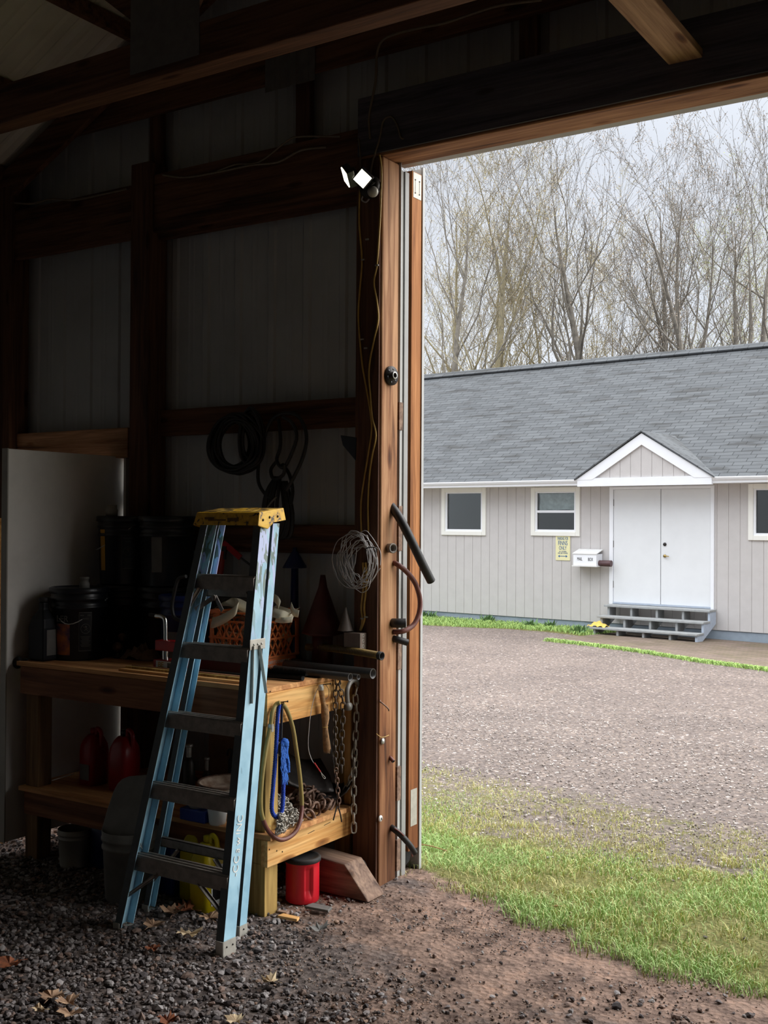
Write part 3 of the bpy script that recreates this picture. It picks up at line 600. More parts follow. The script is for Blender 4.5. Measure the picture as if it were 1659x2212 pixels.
# grass
def grass(name,xy,h,w,cols,lab):
    n=len(xy); z=gz(xy[:,0],xy[:,1]); an=rng.uniform(0,6.28,n); ln=rng.uniform(.2,1.6,n)*h; la=rng.uniform(0,6.28,n)
    Vt=np.zeros((n,5,3)); dx=np.cos(an)*w/2; dy=np.sin(an)*w/2
    bx,by=xy[:,0],xy[:,1]
    Vt[:,0]=np.stack([bx-dx,by-dy,z-.01],1); Vt[:,1]=np.stack([bx+dx,by+dy,z-.01],1)
    mx,my=bx+np.cos(la)*ln*.35,by+np.sin(la)*ln*.35
    Vt[:,2]=np.stack([mx+dx*.7,my+dy*.7,z+h*.6],1); Vt[:,3]=np.stack([mx-dx*.7,my-dy*.7,z+h*.6],1)
    Vt[:,4]=np.stack([bx+np.cos(la)*ln,by+np.sin(la)*ln,z+h*rng.uniform(.75,1,n)],1)
    b=np.arange(n)*5; f=[(i,i+1,i+2,i+3) for i in b.tolist()]+[(i+3,i+2,i+4) for i in b.tolist()]
    me=bpy.data.meshes.new(name); me.from_pydata(Vt.reshape(-1,3).tolist(),[],f)
    ca=me.color_attributes.new('tint','FLOAT_COLOR','POINT'); cc=np.concatenate([np.repeat(cols,5,0),np.ones((n*5,1))],1).astype(np.float32); ca.data.foreach_set('color',cc.ravel())
    me.materials.append(MT['blade']); o=bpy.data.objects.new(name,me); COL.objects.link(o); return tag(o,lab,'grass',kind='stuff')
def nz2(xy,s,o=0): return np.array([mnoise.noise(Vector((x*s,y*s,o))) for x,y in xy])
xy=rnd_xy(210000,-4.6,.6,4.0,7.5); lo=xy[:,1]-edge_lo(xy[:,0]); hi=edge_hi(xy[:,0])-xy[:,1]; sp=edge_sp(xy[:,0])-xy[:,1]
n1=nz2(xy,1.6); n2=nz2(xy,6.0,5)
den=sst((lo+.08+.12*n2)/.16)*(np.where(hi>0,.46,.46*sst((hi+.75)/.75)**1.3)+.26*sst(sp/.7))*np.clip(.95+1.5*n1+1.6*n2,0.12,1.8)
den*=~((xy[:,0]<-2.95)&(xy[:,1]<4.83))
k=rng.random(len(xy))<den; xy=xy[k]; hi=hi[k]; n1=n1[k]; lo=lo[k]
g1=np.array(S(142,176,102)); g2=np.array(S(190,212,144)); dry=np.array(S(214,202,150)); ol=np.array(S(186,188,112))
t=rng.random((len(xy),1)); c=g1*(1-t)+g2*t; fd=np.clip(sst((.45-hi)/1.0)*.75+.30-.9*n1,0.08,.95); r=rng.random(len(xy)); c=np.where((r<fd)[:,None],ol*(1-t)+dry*t,c)
h=(rng.uniform(.012,.045,len(xy))*np.clip(.55+.6*sst((hi+.3)/.9)-.0,.4,1.3)); 
grass('lawn_grass',xy,h,rng.uniform(.0025,.005,len(xy)),c,'patchy green grass growing just outside the doorway')
uv=rnd_xy(26000,-8,3.0,-1.7,-.03); keep=np.array([not inpoly(u,v,WALK) for u,v in uv])
uv=uv[keep&(uv[:,1]>-1.35-.3*np.sin(uv[:,0]*.9)+.25*rng.random(len(uv)))&(uv[:,0]<hl(1292,1368)[0]+.3)]
xy=np.array([(HO+DU*u+DN*v)[:2] for u,v in uv]); t=rng.random((len(xy),1))
grass('verge_grass',xy,rng.uniform(.03,.09,len(xy)),rng.uniform(.01,.018,len(xy)),(g1*(1-t)+np.array(S(178,200,116))*t),'bright green verge along the foot of the grey house')
q=[]; 
for i in range(len(WALK[:3])-1):
    for k in range(2600): s=rng.random(); q.append((WALK[i][0]*(1-s)+WALK[i+1][0]*s,WALK[i][1]*(1-s)+WALK[i+1][1]*s-abs(rng.normal(0,.07))))
q+= [(WALK[2][0]*(1-s)+WALK[3][0]*s,WALK[2][1]*(1-s)+WALK[3][1]*s-abs(rng.normal(0,.09))) for s in rng.random(1500)]
xy=np.array([(HO+DU*u+DN*v)[:2] for u,v in q]); t=rng.random((len(xy),1))
grass('walk_edge_grass',xy,rng.uniform(.03,.06,len(xy)),rng.uniform(.01,.018,len(xy)),(g1*(1-t)+np.array(S(178,200,116))*t),'thin line of grass along the brick walk')
# ================================================================== THE GREY HOUSE ACROSS THE YARD (own axes: u along the wall, v inward, z up)
H=empty('house',(HO[0],HO[1],0),'long low pale grey house with shingled roof and white double doors across the yard','house',rz=HA)
HL,HR=-8.85,8.5; SB=-.087; ST=2.47; EV=2.505; RM=.62; OV=-.36
_w=ray(1283,780); _t=(EV-CAMZ+RM*((CC-HO)@DN-OV))/(_w[2]-RM*(_w@DN)); _p=CC+_w*_t; RV=float((_p-HO)@DN); RZ=float(_p[2])
WIN=[(-4.75,-3.685,1.468,2.413),(-2.66,-1.617,1.48,2.40),(1.541,2.60,1.454,2.402)]; DOOR=(-1.009,.955,.289,2.385)
m=MB()
def siding(u0,u1,z0,z1,v=0):
    us=[u0]; k=math.ceil(u0/.2)*.2
    while k<u1-.012:
        if k>u0+.012: us+= [k-.006,k-.004,k+.004,k+.006]
        k+=.2
    us.append(u1); g=lambda u: .008 if abs(((u+.1)%.2)-.1)<.005 else 0
    vs=[]; 
    for u in us: vs+=[(u,v+g(u),z0),(u,v+g(u),z1)]
    m.add(vs,[(2*i,2*i+2,2*i+3,2*i+1) for i in range(len(us)-1)])
cuts=sorted([(w[0],w[1],w[2],w[3]) for w in WIN]+[(DOOR[0],DOOR[1],-9,DOOR[3])]); x=HL
for a,b,z0,z1 in cuts:
    siding(x,a,SB,ST)
    if z0>-5: siding(a,b,SB,z0)
    else: siding(a,b,SB,.29)
    siding(a,b,z1,ST); x=b
siding(x,HR,SB,ST)
m.add([(HL,0,SB),(HL,2*RV,SB),(HL,2*RV,EV),(HL,RV,RZ-.1),(HL,0,EV)],[(0,1,2,3,4)]); m.add([(HR,0,SB),(HR,2*RV,SB),(HR,2*RV,EV),(HR,RV,RZ-.1),(HR,0,EV)],[(0,1,2,3,4)]); m.add([(HL,2*RV,SB),(HR,2*RV,SB),(HR,2*RV,ST),(HL,2*RV,ST)],[(0,1,2,3)])
sd_=m.build('siding',MT['siding'],parent=H)
MB().box((HL+.02,.02,-.6),(HR-.02,2*RV-.02,SB+.01)).build('foundation',MT['foundation'],parent=H)
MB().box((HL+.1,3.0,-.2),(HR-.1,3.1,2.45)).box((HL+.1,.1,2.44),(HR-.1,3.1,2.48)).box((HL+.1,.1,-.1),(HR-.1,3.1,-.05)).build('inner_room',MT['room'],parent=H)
# roof planes, each built flat then tilted so the courses run level
def roofplane(name,u0,u1,v0,z0,v1,z1,parent,mats=MT['shingle'],pts=None):
    ln=math.hypot(v1-v0,z1-z0); an=math.atan2(z1-z0,v1-v0)
    mb=MB(); mb.prism([(u0,0,0),(u1,0,0),(u1,ln,0),(u0,ln,0)] if pts is None else pts,(0,0,-.03)); o=mb.build(name,mats); o.parent=parent; o.location=(0,v0,z0); o.rotation_euler=(an,0,0); return o
roofplane('roof',HL-.3,HR+.3,OV-.03,EV+.01,RV,RZ,H)
ro=roofplane('roof',HL-.3,HR+.3,0,0,RV-OV,RZ-EV,H); ro.rotation_euler=(math.pi-ro.rotation_euler[0],0,0); ro.location=(0,2*RV-OV+.03,EV+.01)
mb=MB(); mb.bar((HL-.3,RV-.09,RZ-.01),(HR+.3,RV-.09,RZ-.01),.22,.035,(0,-.53,.85)); mb.bar((HL-.3,RV+.09,RZ-.01),(HR+.3,RV+.09,RZ-.01),.22,.035,(0,.53,.85)); mb.build('ridge_cap',MT['shingle'],parent=H)
MB().box((HL,OV+.02,2.41),(HR,.0,2.43)).build('soffit',MT['hwhite'],parent=H)
def gutter(u0,u1):
    pr=[(OV+.02,2.515),(OV-.085,2.515),(OV-.09,2.50),(OV-.075,2.47),(OV-.05,2.44),(OV-.045,2.41),(OV+.02,2.41)]
    MB().prism([(u0,v,z) for v,z in pr],(u1-u0,0,0)).build('gutter',MT['hwhite'],parent=H)
gutter(HL,-1.40); gutter(1.04,HR)
# entry gable
GA=-.185; GZ=3.30; GB=(-1.47,1.11); gv=OV-.06
MB().box((-1.44,gv-.03,2.385),(1.08,gv+.05,2.51)).build('gable_fascia',MT['hwhite'],parent=H,bevel=.004)
mb=MB().add([(-1.15,gv,2.53),(.80,gv,2.53),(GA,gv,3.12)],[(0,1,2)]); 
siding_save=m; m=MB()
us=np.arange(-1.2,.9,.2)
for a in us:
    b=a+.19; za=lambda u: 2.51+max(0,(min(u+1.47,1.11-u)-.0))*.615-.03
    if b>a: m.add([(a,gv,2.5),(b,gv,2.5),(b,gv,max(2.5,za(b))),(min(max(GA,a),b),gv,max(2.5,za(min(max(GA,a),b)))),(a,gv,max(2.5,za(a)))],[(0,1,2,3,4)])
m.box((-1.3,gv+.004,2.5),(.95,gv+.01,2.52)); m.add([(-1.4,gv+.006,2.5),(1.04,gv+.006,2.5),(GA,gv+.006,3.25)],[(0,1,2)])
m.build('gable_siding',MT['siding'],parent=H,recalc=False)
mb=MB()
for sx_ in(-1,1):
    xb=GB[0] if sx_<0 else GB[1]
    mb.prism([(xb,gv-.035,2.505),(GA,gv-.035,GZ),(GA,gv-.035,GZ-.20),(xb-sx_*.33,gv-.035,2.505)],(0,.05,0))
mb.box((-1.30,gv-.03,2.505),(.95,gv-.005,2.535)); mb.build('rake_boards',MT['hwhite'],parent=H)
vb=OV+(GZ-EV)/RM
for sx_ in(-1,1):
    xb=GB[0]-.02 if sx_<0 else GB[1]+.02
    me=MB(); A=V(xb,gv-.06,2.50); B=V(GA,gv-.06,GZ+.02); C_=V(GA,vb+.05,GZ+.02); D_=V(xb,OV+.02,2.50)
    d=nrm(B-A)
    q=me.prism([A,B,C_,D_],(0,0,.025)).build('gable_roof',MT['shingle'],parent=H)
# windows
def window(w,kind_):
    u0,u1,z0,z1=w; wd=MB(); c=.085
    wd.box((u0,-.025,z0),(u0+c,.03,z1)).box((u1-c,-.025,z0),(u1,.03,z1)).box((u0+c,-.025,z1-c),(u1-c,.03,z1)).box((u0+c,-.03,z0),(u1-c,.03,z0+.08))
    o=wd.build('window_frame',MT['htrim'],parent=H,bevel=.006)
    s=MB(); a,b,p,q=u0+c,u1-c,z0+.08,z1-c; t=.04
    s.box((a,.0,p),(a+t,.045,q)).box((b-t,.0,p),(b,.045,q)).box((a+t,.0,q-t*.6),(b-t,.045,q)).box((a+t,.0,p),(b-t,.045,p+t))
    if kind_=='hung': s.box((a+t,.0,(p+q)/2-.02),(b-t,.05,(p+q)/2+.025))
    s.build('sash',MT['hwhite'],parent=o)
    MB().box((a+t,.03,p+t*.5),(b-t,.036,q-t*.5)).build('pane',MT['glass'],parent=o)
    if kind_=='hung':
        n=24; g=MB(); vs=[]
        zz0=(p+q)/2+.0
        for i in range(n+1):
            for j in range(13):
                u=a+.05+(b-a-.1)*i/n; z=zz0+(q-zz0)*j/12; vs.append((u,.085+.02*math.sin(9*z*3+u*5)+.012*math.sin(u*17+z*31),z-.04*math.sin(u*4)*(1-j/12)))
        g.add(vs,[(i*13+j,(i+1)*13+j,(i+1)*13+j+1,i*13+j+1) for i in range(n) for j in range(12)],0,True); g.build('curtain',MT['curtain'],parent=o,recalc=False)
window(WIN[0],'fixed'); window(WIN[1],'hung'); window(WIN[2],'fixed')
# double doors
u0,u1,z0,z1=DOOR
MB().box((u0,-.03,z0-.03),(u0+.075,.03,z1)).box((u1-.06,-.03,z0-.03),(u1,.03,z1)).box((u0+.075,-.03,z1-.05),(u1-.06,.03,z1)).build('door_frame',MT['hwhite'],parent=H,bevel=.004)
for a,b,zb in((-.928,-.026,.30),(-.014,.890,.30)):
    lf=MB().box((a,-.012,zb),(b,.03,2.333)).build('door',MT['whitedoor'],parent=H,bevel=.003)
    if b>0:
        MB().lathe([(0,0),(.03,0),(.03,.014),(0,.014)],(.06,-.012,1.36),(0,-1,0),20).build('lock_cover',MT['iron'],parent=lf).scale=(1,1,1)
        MB().lathe([(0,0),(.028,0),(.026,.02),(0,.02)],(.06,-.012,1.155),(0,-1,0),16).tube([(.06,-.04,1.155),(.10,-.055,1.155),(.15,-.055,1.15)],.009,8).build('door_handle',MT['brass'],parent=lf)
    else:
        for z in(.62,1.35,2.1): MB().box((a-.012,-.02,z-.06),(a+.004,-.008,z+.06)).build('hinge',MT['grey'],parent=lf)
MB().box((-.93,-.035,.27),(.90,.03,.30)).build('door_sill',MT['steplt'],parent=H)
# timber steps
st=empty('porch_steps',HO+DN*-.3,'grey painted wooden steps with three treads below the white double doors','steps',rz=HA)
st.location=(HO[0],HO[1],-.28)
zo=.28
for i,(v1,z) in enumerate(((-.04,.265),(-.31,.085),(-.58,-.095))):
    MB().box((-.955,v1-.30,z+zo-.035),(1.01,v1,z+zo)).build('tread',MT['stepgrey'],parent=st,bevel=.005)
for k,u in enumerate((-.90,-.46,.02,.50,.96)):
    poly=[(u,-.04,.23+zo),(u,-.30,.23+zo),(u,-.30,.05+zo),(u,-.57,.05+zo),(u,-.57,-.13+zo),(u,-.84,-.13+zo),(u,-.84,0),(u,-.72,0),(u,-.04,.02+zo)]
    MB().prism(poly,(.04,0,0)).build('stringer',MT['steplt'] if k==4 else MT['stepgrey'],parent=st)
# mailbox
a=HP(1238,1222,-.26); b=HP(1288,1225,-.26); c=HP(1238,1196,-.26)
mu0,mu1,mz0,mz1=a[0],b[0],a[1]+.01,c[1]
mo=HO+DU*((mu0+mu1)/2)+DN*-.02; mbx=empty('mailbox',(mo[0],mo[1],mz0),'white metal mailbox with black letters on the grey wall beside the double doors','mailbox',rz=HA); mw=(mu1-mu0)/2; mh=mz1-mz0
MB().box((-mw,-.24,0),(mw,0,mh)).build('box',MT['hwhite'],parent=mbx,bevel=.004)
MB().prism([(-mw-.01,-.25,mh-.005),(-mw-.01,0,mh+.07),(-mw-.01,0,mh+.085),(-mw-.01,-.25,mh+.01)],(2*mw+.02,0,0)).build('lid',MT['whitetrim'],parent=mbx)
MB().box((-mw-.02,-.26,-.02),(mw+.02,.0,0)).build('shelf',MT['whitetrim'],parent=mbx)
def ltext(body,u,v,z,size,mat,par,sx=1.0,name='lettering'):
    cu=bpy.data.curves.new(name,'FONT'); cu.body=body; cu.size=size; cu.extrude=.0008; cu.align_x='CENTER'; cu.align_y='CENTER'; cu.materials.append(mat)
    o=fontobj(name,cu); o.parent=par; o.location=(u,v,z); o.rotation_euler=(math.pi/2,0,0); o.scale=(sx,1,1); return o
ltext('MAIL',-.10,-.243,mh*.55,.085,MT['txtk'],mbx,.58); ltext('BOX',.12,-.243,mh*.53,.085,MT['txtk'],mbx,.58)
MB().tube([(mw-.02,-.12,.045),(mw+.24,-.12,.045)],[.055,.058],16).build('newspaper_tube',pm('maroon_tube',S(84,58,60),.5),parent=mbx)
# sign
a=HP(1201,1210); b=HP(1232,1158); w2=(b[0]-a[0])/2; h=b[1]-a[1]; so=HO+DU*((a[0]+b[0])/2)+DN*-.008
sg=empty('parking_sign',(so[0],so[1],a[1]),'small cream parking sign with blue writing on the wall under the window','sign',rz=HA)
MB().box((-w2,-.004,0),(w2,.004,h)).build('panel',MT['signy'],parent=sg,bevel=.001)
ltext('PARKING FOR',0,-.006,h*.89,.085,MT['txtb'],sg,.42); ltext('FINNS',0,-.006,h*.70,.12,MT['txtb'],sg,.62); ltext('ONLY',0,-.006,h*.50,.10,MT['txtb'],sg,.60)
ltext('ALL OTHERS',0,-.006,h*.36,.035,MT['txtb'],sg,.8); ltext('WILL BE TOWED',0,-.006,h*.29,.035,MT['txtb'],sg,.8)
MB().box((-.075,-.006,h*.17-.006),(.075,-.005,h*.17+.006)).prism([(-.10,-.006,h*.17),(-.065,-.006,h*.17-.025),(-.065,-.006,h*.17+.025)],(0,.001,0)).prism([(.10,-.006,h*.17),(.065,-.006,h*.17-.025),(.065,-.006,h*.17+.025)],(0,.001,0)).build('arrow',MT['txtb'],parent=sg)
# yellow cloth on the lowest step
yo=HO+DU*-.86+DN*-.73; vs=[];n=11
for i in range(n):
    for j in range(n):
        u=(i/(n-1)-.5);v=(j/(n-1)-.5); vs.append((yo[0]+u*.34,yo[1]+v*.24,-.09+.085*math.exp(-7*(u*u+v*v))*1.1+.016*math.sin(19*u+7*v)))
tag(MB().add(vs+[(yo[0]+(i/(n-1)-.5)*.34,yo[1]+(j/(n-1)-.5)*.24,-.094) for i in range(n) for j in range(n)],[(i*n+j,(i+1)*n+j,(i+1)*n+j+1,i*n+j+1) for i in range(n-1) for j in range(n-1)],0,True).build('folded_cloth',pm('yellow_cloth',S(226,186,92),.85,0,.3,20,.3),origin=(yo[0],yo[1],-.094),recalc=False),'crumpled yellow cloth lying on the left end of the lowest step','cloth')
# weeds at the foundation
for i,(px,py) in enumerate(((918,1326),(938,1327),(1060,1335),(1150,1346),(1190,1347),(1253,1358))):
    p=P(px,py+6,z=-.2); q=MB()
    for k in range(46):
        a_=rng.uniform(0,6.28); l=rng.uniform(.05,.17); w=rng.uniform(.01,.02); b0=V(p[0]+rng.normal(0,.05),p[1]-.1+rng.normal(0,.03),-.22); t_=b0+V(math.cos(a_)*l*.6,math.sin(a_)*l*.6,l)
        s_=V(-math.sin(a_),math.cos(a_),0)*w; q.add([b0-s_,b0+s_,(b0+t_)/2+s_*1.6,t_,(b0+t_)/2-s_*1.6],[(0,1,2,3,4)])
    tag(q.build('weed_tuft',pm('weed_green_%d'%i,S(112,146,92),.8,0,.3,9,0),origin=(p[0],p[1]-.1,-.22),recalc=False),['weed tuft at the house wall just right of the sliding door edge','second weed tuft along the foundation left of the first window','low weed tuft under the right edge of the left house window','weed tuft at the foundation below the left side of the double-hung window','weed tuft at the foundation straight below the parking sign','weed tuft at the foundation beside the left end of the porch steps'][i],'weed')
# ================================================================== BARE SPRING TREES BEHIND THE HOUSE
def tree(name,px,d,top_py,base_w,seed,label,trunks=1,spread=.55,bud='budp',bark='bark',lean=0,dens=1.0,zb=-.3,cone=1.0,start=.25,budn=1.0,up_=.1):
    R=random.Random(seed); p0=CC+ray(px,1100)*d; x0,y0=p0[0],p0[1]; Ht=CAMZ+(CC+ray(px,top_py)*d)[2]-CAMZ-zb
    th=empty(name,(x0,y0,zb),label,'tree','bare trees behind the grey house'); mb=MB(); tips=[]
    def limb(p,dr,ln,r,lv):
        n=max(3,int(3+ln*.9)) if lv<2 else (4 if lv<3 else 3); pts=[p];rs=[r]; dr=nrm(dr)
        for i in range(n):
            j=.06 if lv==0 else .15
            dr=nrm(dr+V(R.gauss(0,j),R.gauss(0,j),R.gauss(0,j*.6)+(up_*1.5 if lv else .14)))
            p=p+dr*ln/n; pts.append(p); rs.append(max(.0045,r*(1-(.93 if lv==0 else .82)*(i+1)/n)))
        mb.tube(pts,rs,6 if lv==0 else 4 if lv==1 else 3,caps=False)
        if lv>=2: tips.extend(pts[1:])
        if lv>=4 or ln<.35: return
        nk=[int(13*dens),int(6*dens),int(4*dens),2][lv] if lv<4 else 0
        for k in range(nk):
            t=R.uniform(start if lv==0 else .22,1.0) ; f=t*n; i=min(n-1,int(f)); q=pts[i]+(pts[i+1]-pts[i])*(f-i)
            a=R.uniform(0,6.283); dd=nrm(pts[i+1]-pts[i]); s=nrm(np.cross(dd,(.3,.2,1) if abs(dd[2])<.95 else (1,0,0))); w=np.cross(dd,s); out=math.cos(a)*s+math.sin(a)*w
            an=R.uniform(.40,.85)
            l2=ln*(R.uniform(.34,.52)*(1.2-.55*t)*spread/.55 if lv==0 else R.uniform(.35,.6))
            limb(q,dd*math.cos(an)+out*math.sin(an),l2,rs[i]*(.40 if lv==0 else .5),lv+1)
    for k in range(trunks):
        if trunks==1: dr=V(RT[0]*lean,RT[1]*lean,1); b=V(x0,y0,zb)
        else:
            a=(k+.5)/trunks*2-1; dr=V(RT[0]*(a*.38+lean),RT[1]*(a*.38+lean)+R.uniform(-.15,.15),1); b=V(x0+RT[0]*a*.12,y0+RT[1]*a*.12,zb)
        limb(b,dr,Ht*(.90 if trunks==1 else R.uniform(.8,.92)),base_w*(1.25 if trunks==1 else .78),0)
    mb.build('branches',MT[bark],parent=th,recalc=False)
    if budn:
        bb=MB(); K=int(len(tips)*.9*budn)
        for q in R.sample(tips,min(K,len(tips))):
            for _ in range(2):
                c=q+V(R.gauss(0,.07),R.gauss(0,.07),R.gauss(0,.06)); s=R.uniform(.014,.032); a=R.uniform(0,6.28); b=R.uniform(-1,1)
                e1=V(math.cos(a),math.sin(a),b)*s; e2=V(-math.sin(a)*.6,math.cos(a)*.6,R.uniform(-1,1))*s
                bb.add([c-e1,c+e2,c+e1],[(0,1,2)])
        bb.build('leaf_buds',MT[bud],parent=th,recalc=False)
    return th
TR=[(1075,33,352,.20,1,'tall densely twigged tree with olive buds, first big one right of the sliding door',1,.62,'budy','barky',0,1.05,.12,1.5),
(1262,32,318,.19,2,'tall straight bare tree whose crown tops the row, above the right window of the pair',1,.62,'budp','bark',0,1.0,.2,1.0),
(1352,33,365,.13,3,'slim bare tree leaning right, between the tallest tree and the fan shaped ones',1,.45,'budp','bark',.10,1.0,.35,1.0),
(1478,32,430,.12,4,'small bare tree left of the big fan shaped tree',1,.50,'budp','bark',-.06,.9,.25,.8),
(1512,33,520,.10,5,'thin young tree standing close against the big fan shaped tree',1,.45,'budp','bark',-.02,.85,.25,.8),
(1552,31,330,.24,6,'big fan shaped bare tree with several grey stems above the right roof',4,.44,'budp','bark',.05,.8,.2,.7),
(1000,34,385,.13,7,'slender bare tree with yellowish buds left of the densely twigged one',1,.6,'budy','barky',-.03,1.0,.2,1.3),
(935,31,330,.14,8,'bare tree half hidden by the sliding door edge with long rising limbs',1,.72,'budp','bark',-.04,1.0,.15,.8),
(1165,34,520,.10,9,'small pinkish budded tree filling the gap right of the densely twigged one',1,.62,'budy','barky',.03,1.0,.12,1.6),
(1205,35,590,.09,10,'low tree with rusty buds just left of the tallest tree trunk',2,.62,'budy','barky',.0,.9,.1,1.6),
(1320,36,600,.08,11,'low thin tree right of the tallest tree trunk with reddish twigs',1,.62,'budy','barky',.05,.9,.1,1.4),
(1450,35,640,.08,12,'low thin leaning tree under the slim leaning one',1,.6,'budp','bark',-.45,.8,.3,.8),
(1650,36,560,.10,13,'low tree with fresh yellow green leaves at the right edge of the opening',2,.66,'budg','barky',.0,1.0,.08,2.2),
(1640,32,350,.15,14,'tall bare tree at the right edge of the opening behind the fan shaped one',1,.55,'budp','bark',.03,.9,.2,.8),
(960,36,560,.09,15,'low twiggy tree beside the left end of the house ridge',2,.6,'budy','barky',.05,.9,.1,1.4),
(1115,36,620,.08,16,'low bushy tree under the densely twigged one with olive buds',2,.62,'budy','barky',.02,.9,.08,1.6)]
for (px,d,top,bw,sd0,lab,tk,spd,bud,bark,lean,dn,stt,bn) in TR:
    tree('bare_tree',px,d,top,bw,sd0,lab,tk,spd,bud,bark,lean,dn,start=stt,budn=bn)
# ================================================================== LADDER
LO=V(-3.18,3.45,0)
lad=empty('step_ladder',LO,'blue fibreglass stepladder with yellow cap, folded and leaning on the workbench','ladder')
def channel(A,B,s,D,FL,t=.0045,Db=None):
    # C section lofted from A (bottom) to B (top); s=+1 flanges point to +x
    Db=Db or D; mb=MB()
    pr=lambda D:[(0,0),(0,D),(FL,D),(FL,D-t*.8),(t,D-t*.8),(t,t*.8),(FL,t*.8),(FL,0)]
    vs=[(P0[0]+s*a,P0[1]+b,P0[2]) for P0,DD in((A,D),(B,Db)) for a,b in pr(DD)]
    n=8; mb.add(vs,[tuple(range(n)),tuple(range(n,2*n))]+[(i,(i+1)%n,n+(i+1)%n,n+i) for i in range(n-1)]); mb.add([vs[7],vs[0],vs[8],vs[15]],[(0,1,2,3)],1); return mb
fl,ft=V(-3.488,3.335,.012),V(-3.325,3.672,1.712); fr,fu=V(-2.904,3.352,.012),V(-3.005,3.695,1.712)
rl,rt=V(-3.545,3.560,.012),V(-3.335,3.772,1.712); rr,ru=V(-2.992,3.556,.012),V(-3.000,3.772,1.712)
channel(fl,ft,1,.072,.040,Db=.066).build('front_rail',[MT['rail'],MT['railedge']],parent=lad); channel(fr,fu,-1,.072,.040,Db=.066).build('front_rail',[MT['rail'],MT['railedge']],parent=lad)
channel(rl,rt,1,.045,.030).build('rear_rail',[MT['rail'],MT['railedge']],parent=lad); channel(rr,ru,-1,.045,.030).build('rear_rail',[MT['rail'],MT['railedge']],parent=lad)
# ribs inside the left rails
def lerp(a,b,z): return a+(b-a)*((z-a[2])/(b[2]-a[2]))
for i in range(5):
    z=.298+.296*i; a=lerp(fl,ft,z); b=lerp(fr,fu,z); x0,x1=a[0]+.004,b[0]-.004; y=(a[1]+b[1])/2; mb=MB()
    pr=[(.0,0),(.0,.046)]; 
    # ridged tread: profile in (y,z)
    top=[]
    for k in range(3): top+= [(.005+k*.026,-.002),(.008+k*.026,.006),(.016+k*.026,.006),(.019+k*.026,-.002)]
    prof=[(0,-.058),(0,.0)]+top+[(.078,0),(.078,-.012),(.075,-.012),(.075,-.004),(.003,-.004),(.003,-.058)]
    mb.prism([(x0,y+a_,z+b_) for a_,b_ in prof],(x1-x0,0,0)); mb.build('step',MT['alud'],parent=lad)
for z,h in((1.385,.035),(.285,.04)):
    a=lerp(rl,rt,z); b=lerp(rr,ru,z); mb=MB(); y=(a[1]+b[1])/2+.008; x0,x1=a[0]+.004,b[0]-.004
    mb.box((x0,y,z),(x1,y+.003,z+h)).box((x0,y,z+h-.003),(x1,y+.022,z+h)).box((x0,y,z),(x1,y+.022,z+.003)); mb.build('rear_brace',MT['alud'],parent=lad)
mb=MB()
a0=lerp(fl,ft,.14); a1=lerp(fr,fu,.14)
def strut(p,q): return MB().bar(p,q,.004,.022,(0,1,0)).bar(V(p)+V(0,.008,0),V(q)+V(0,.008,0),.016,.003,(0,1,0))
strut((a0[0]+.01,a0[1]+.02,.13),(a0[0]+.17,a0[1]+.03,.245)).build('knee_brace',MT['alud'],parent=lad); strut((a1[0]-.01,a1[1]+.02,.13),(a1[0]-.17,a1[1]+.03,.245)).build('knee_brace',MT['alud'],parent=lad)
a0=lerp(rl,rt,.14); a1=lerp(rr,ru,.14)
strut((a0[0]+.01,a0[1]+.01,.13),(a0[0]+.16,a0[1]+.01,.29)).build('knee_brace',MT['alud'],parent=lad); strut((a1[0]-.01,a1[1]+.01,.13),(a1[0]-.16,a1[1]+.01,.29)).build('knee_brace',MT['alud'],parent=lad)
a0=lerp(fl,ft,1.37); a1=lerp(fr,fu,1.37)
strut((a0[0]+.008,a0[1]+.02,1.35),(a0[0]+.06,a0[1]+.03,1.43)).build('knee_brace',MT['alud'],parent=lad); strut((a1[0]-.008,a1[1]+.02,1.34),(a1[0]-.06,a1[1]+.03,1.42)).build('knee_brace',MT['alud'],parent=lad)
# metal shoes
def shoe(A,s,D,h):
    mb=MB(); mb.box((A[0]-.002 if s>0 else A[0]-.034,A[1]-.003,0),(A[0]+.034 if s>0 else A[0]+.002,A[1]+D+.003,.006))
    xo=A[0]-.0035*s; mb.obox((xo,A[1]+D/2,h/2),(.0018,0,0),(0,D/2+.002,0),(0,0,h/2)); mb.box((min(xo,xo+s*.036),A[1]-.004,0),(max(xo,xo+s*.036),A[1]-.001,h))
    return mb
for A,s,D,h in((fl,1,.072,.03),(fr,-1,.072,.062),(rl,1,.045,.03),(rr,-1,.045,.045)):
    f=shoe(A,s,D,h).build('foot',MT['alu'],parent=lad)
    if s<0:
        rv=MB(); 
        for yy in ((.018,.054) if D>.05 else (.022,)): rv.lathe([(0,0),(.004,0),(.003,.003),(0,.003)],(A[0]+.0055,A[1]+yy,h*.62),(1,0,0),10)
        rv.build('rivets',MT['iron'],parent=f)
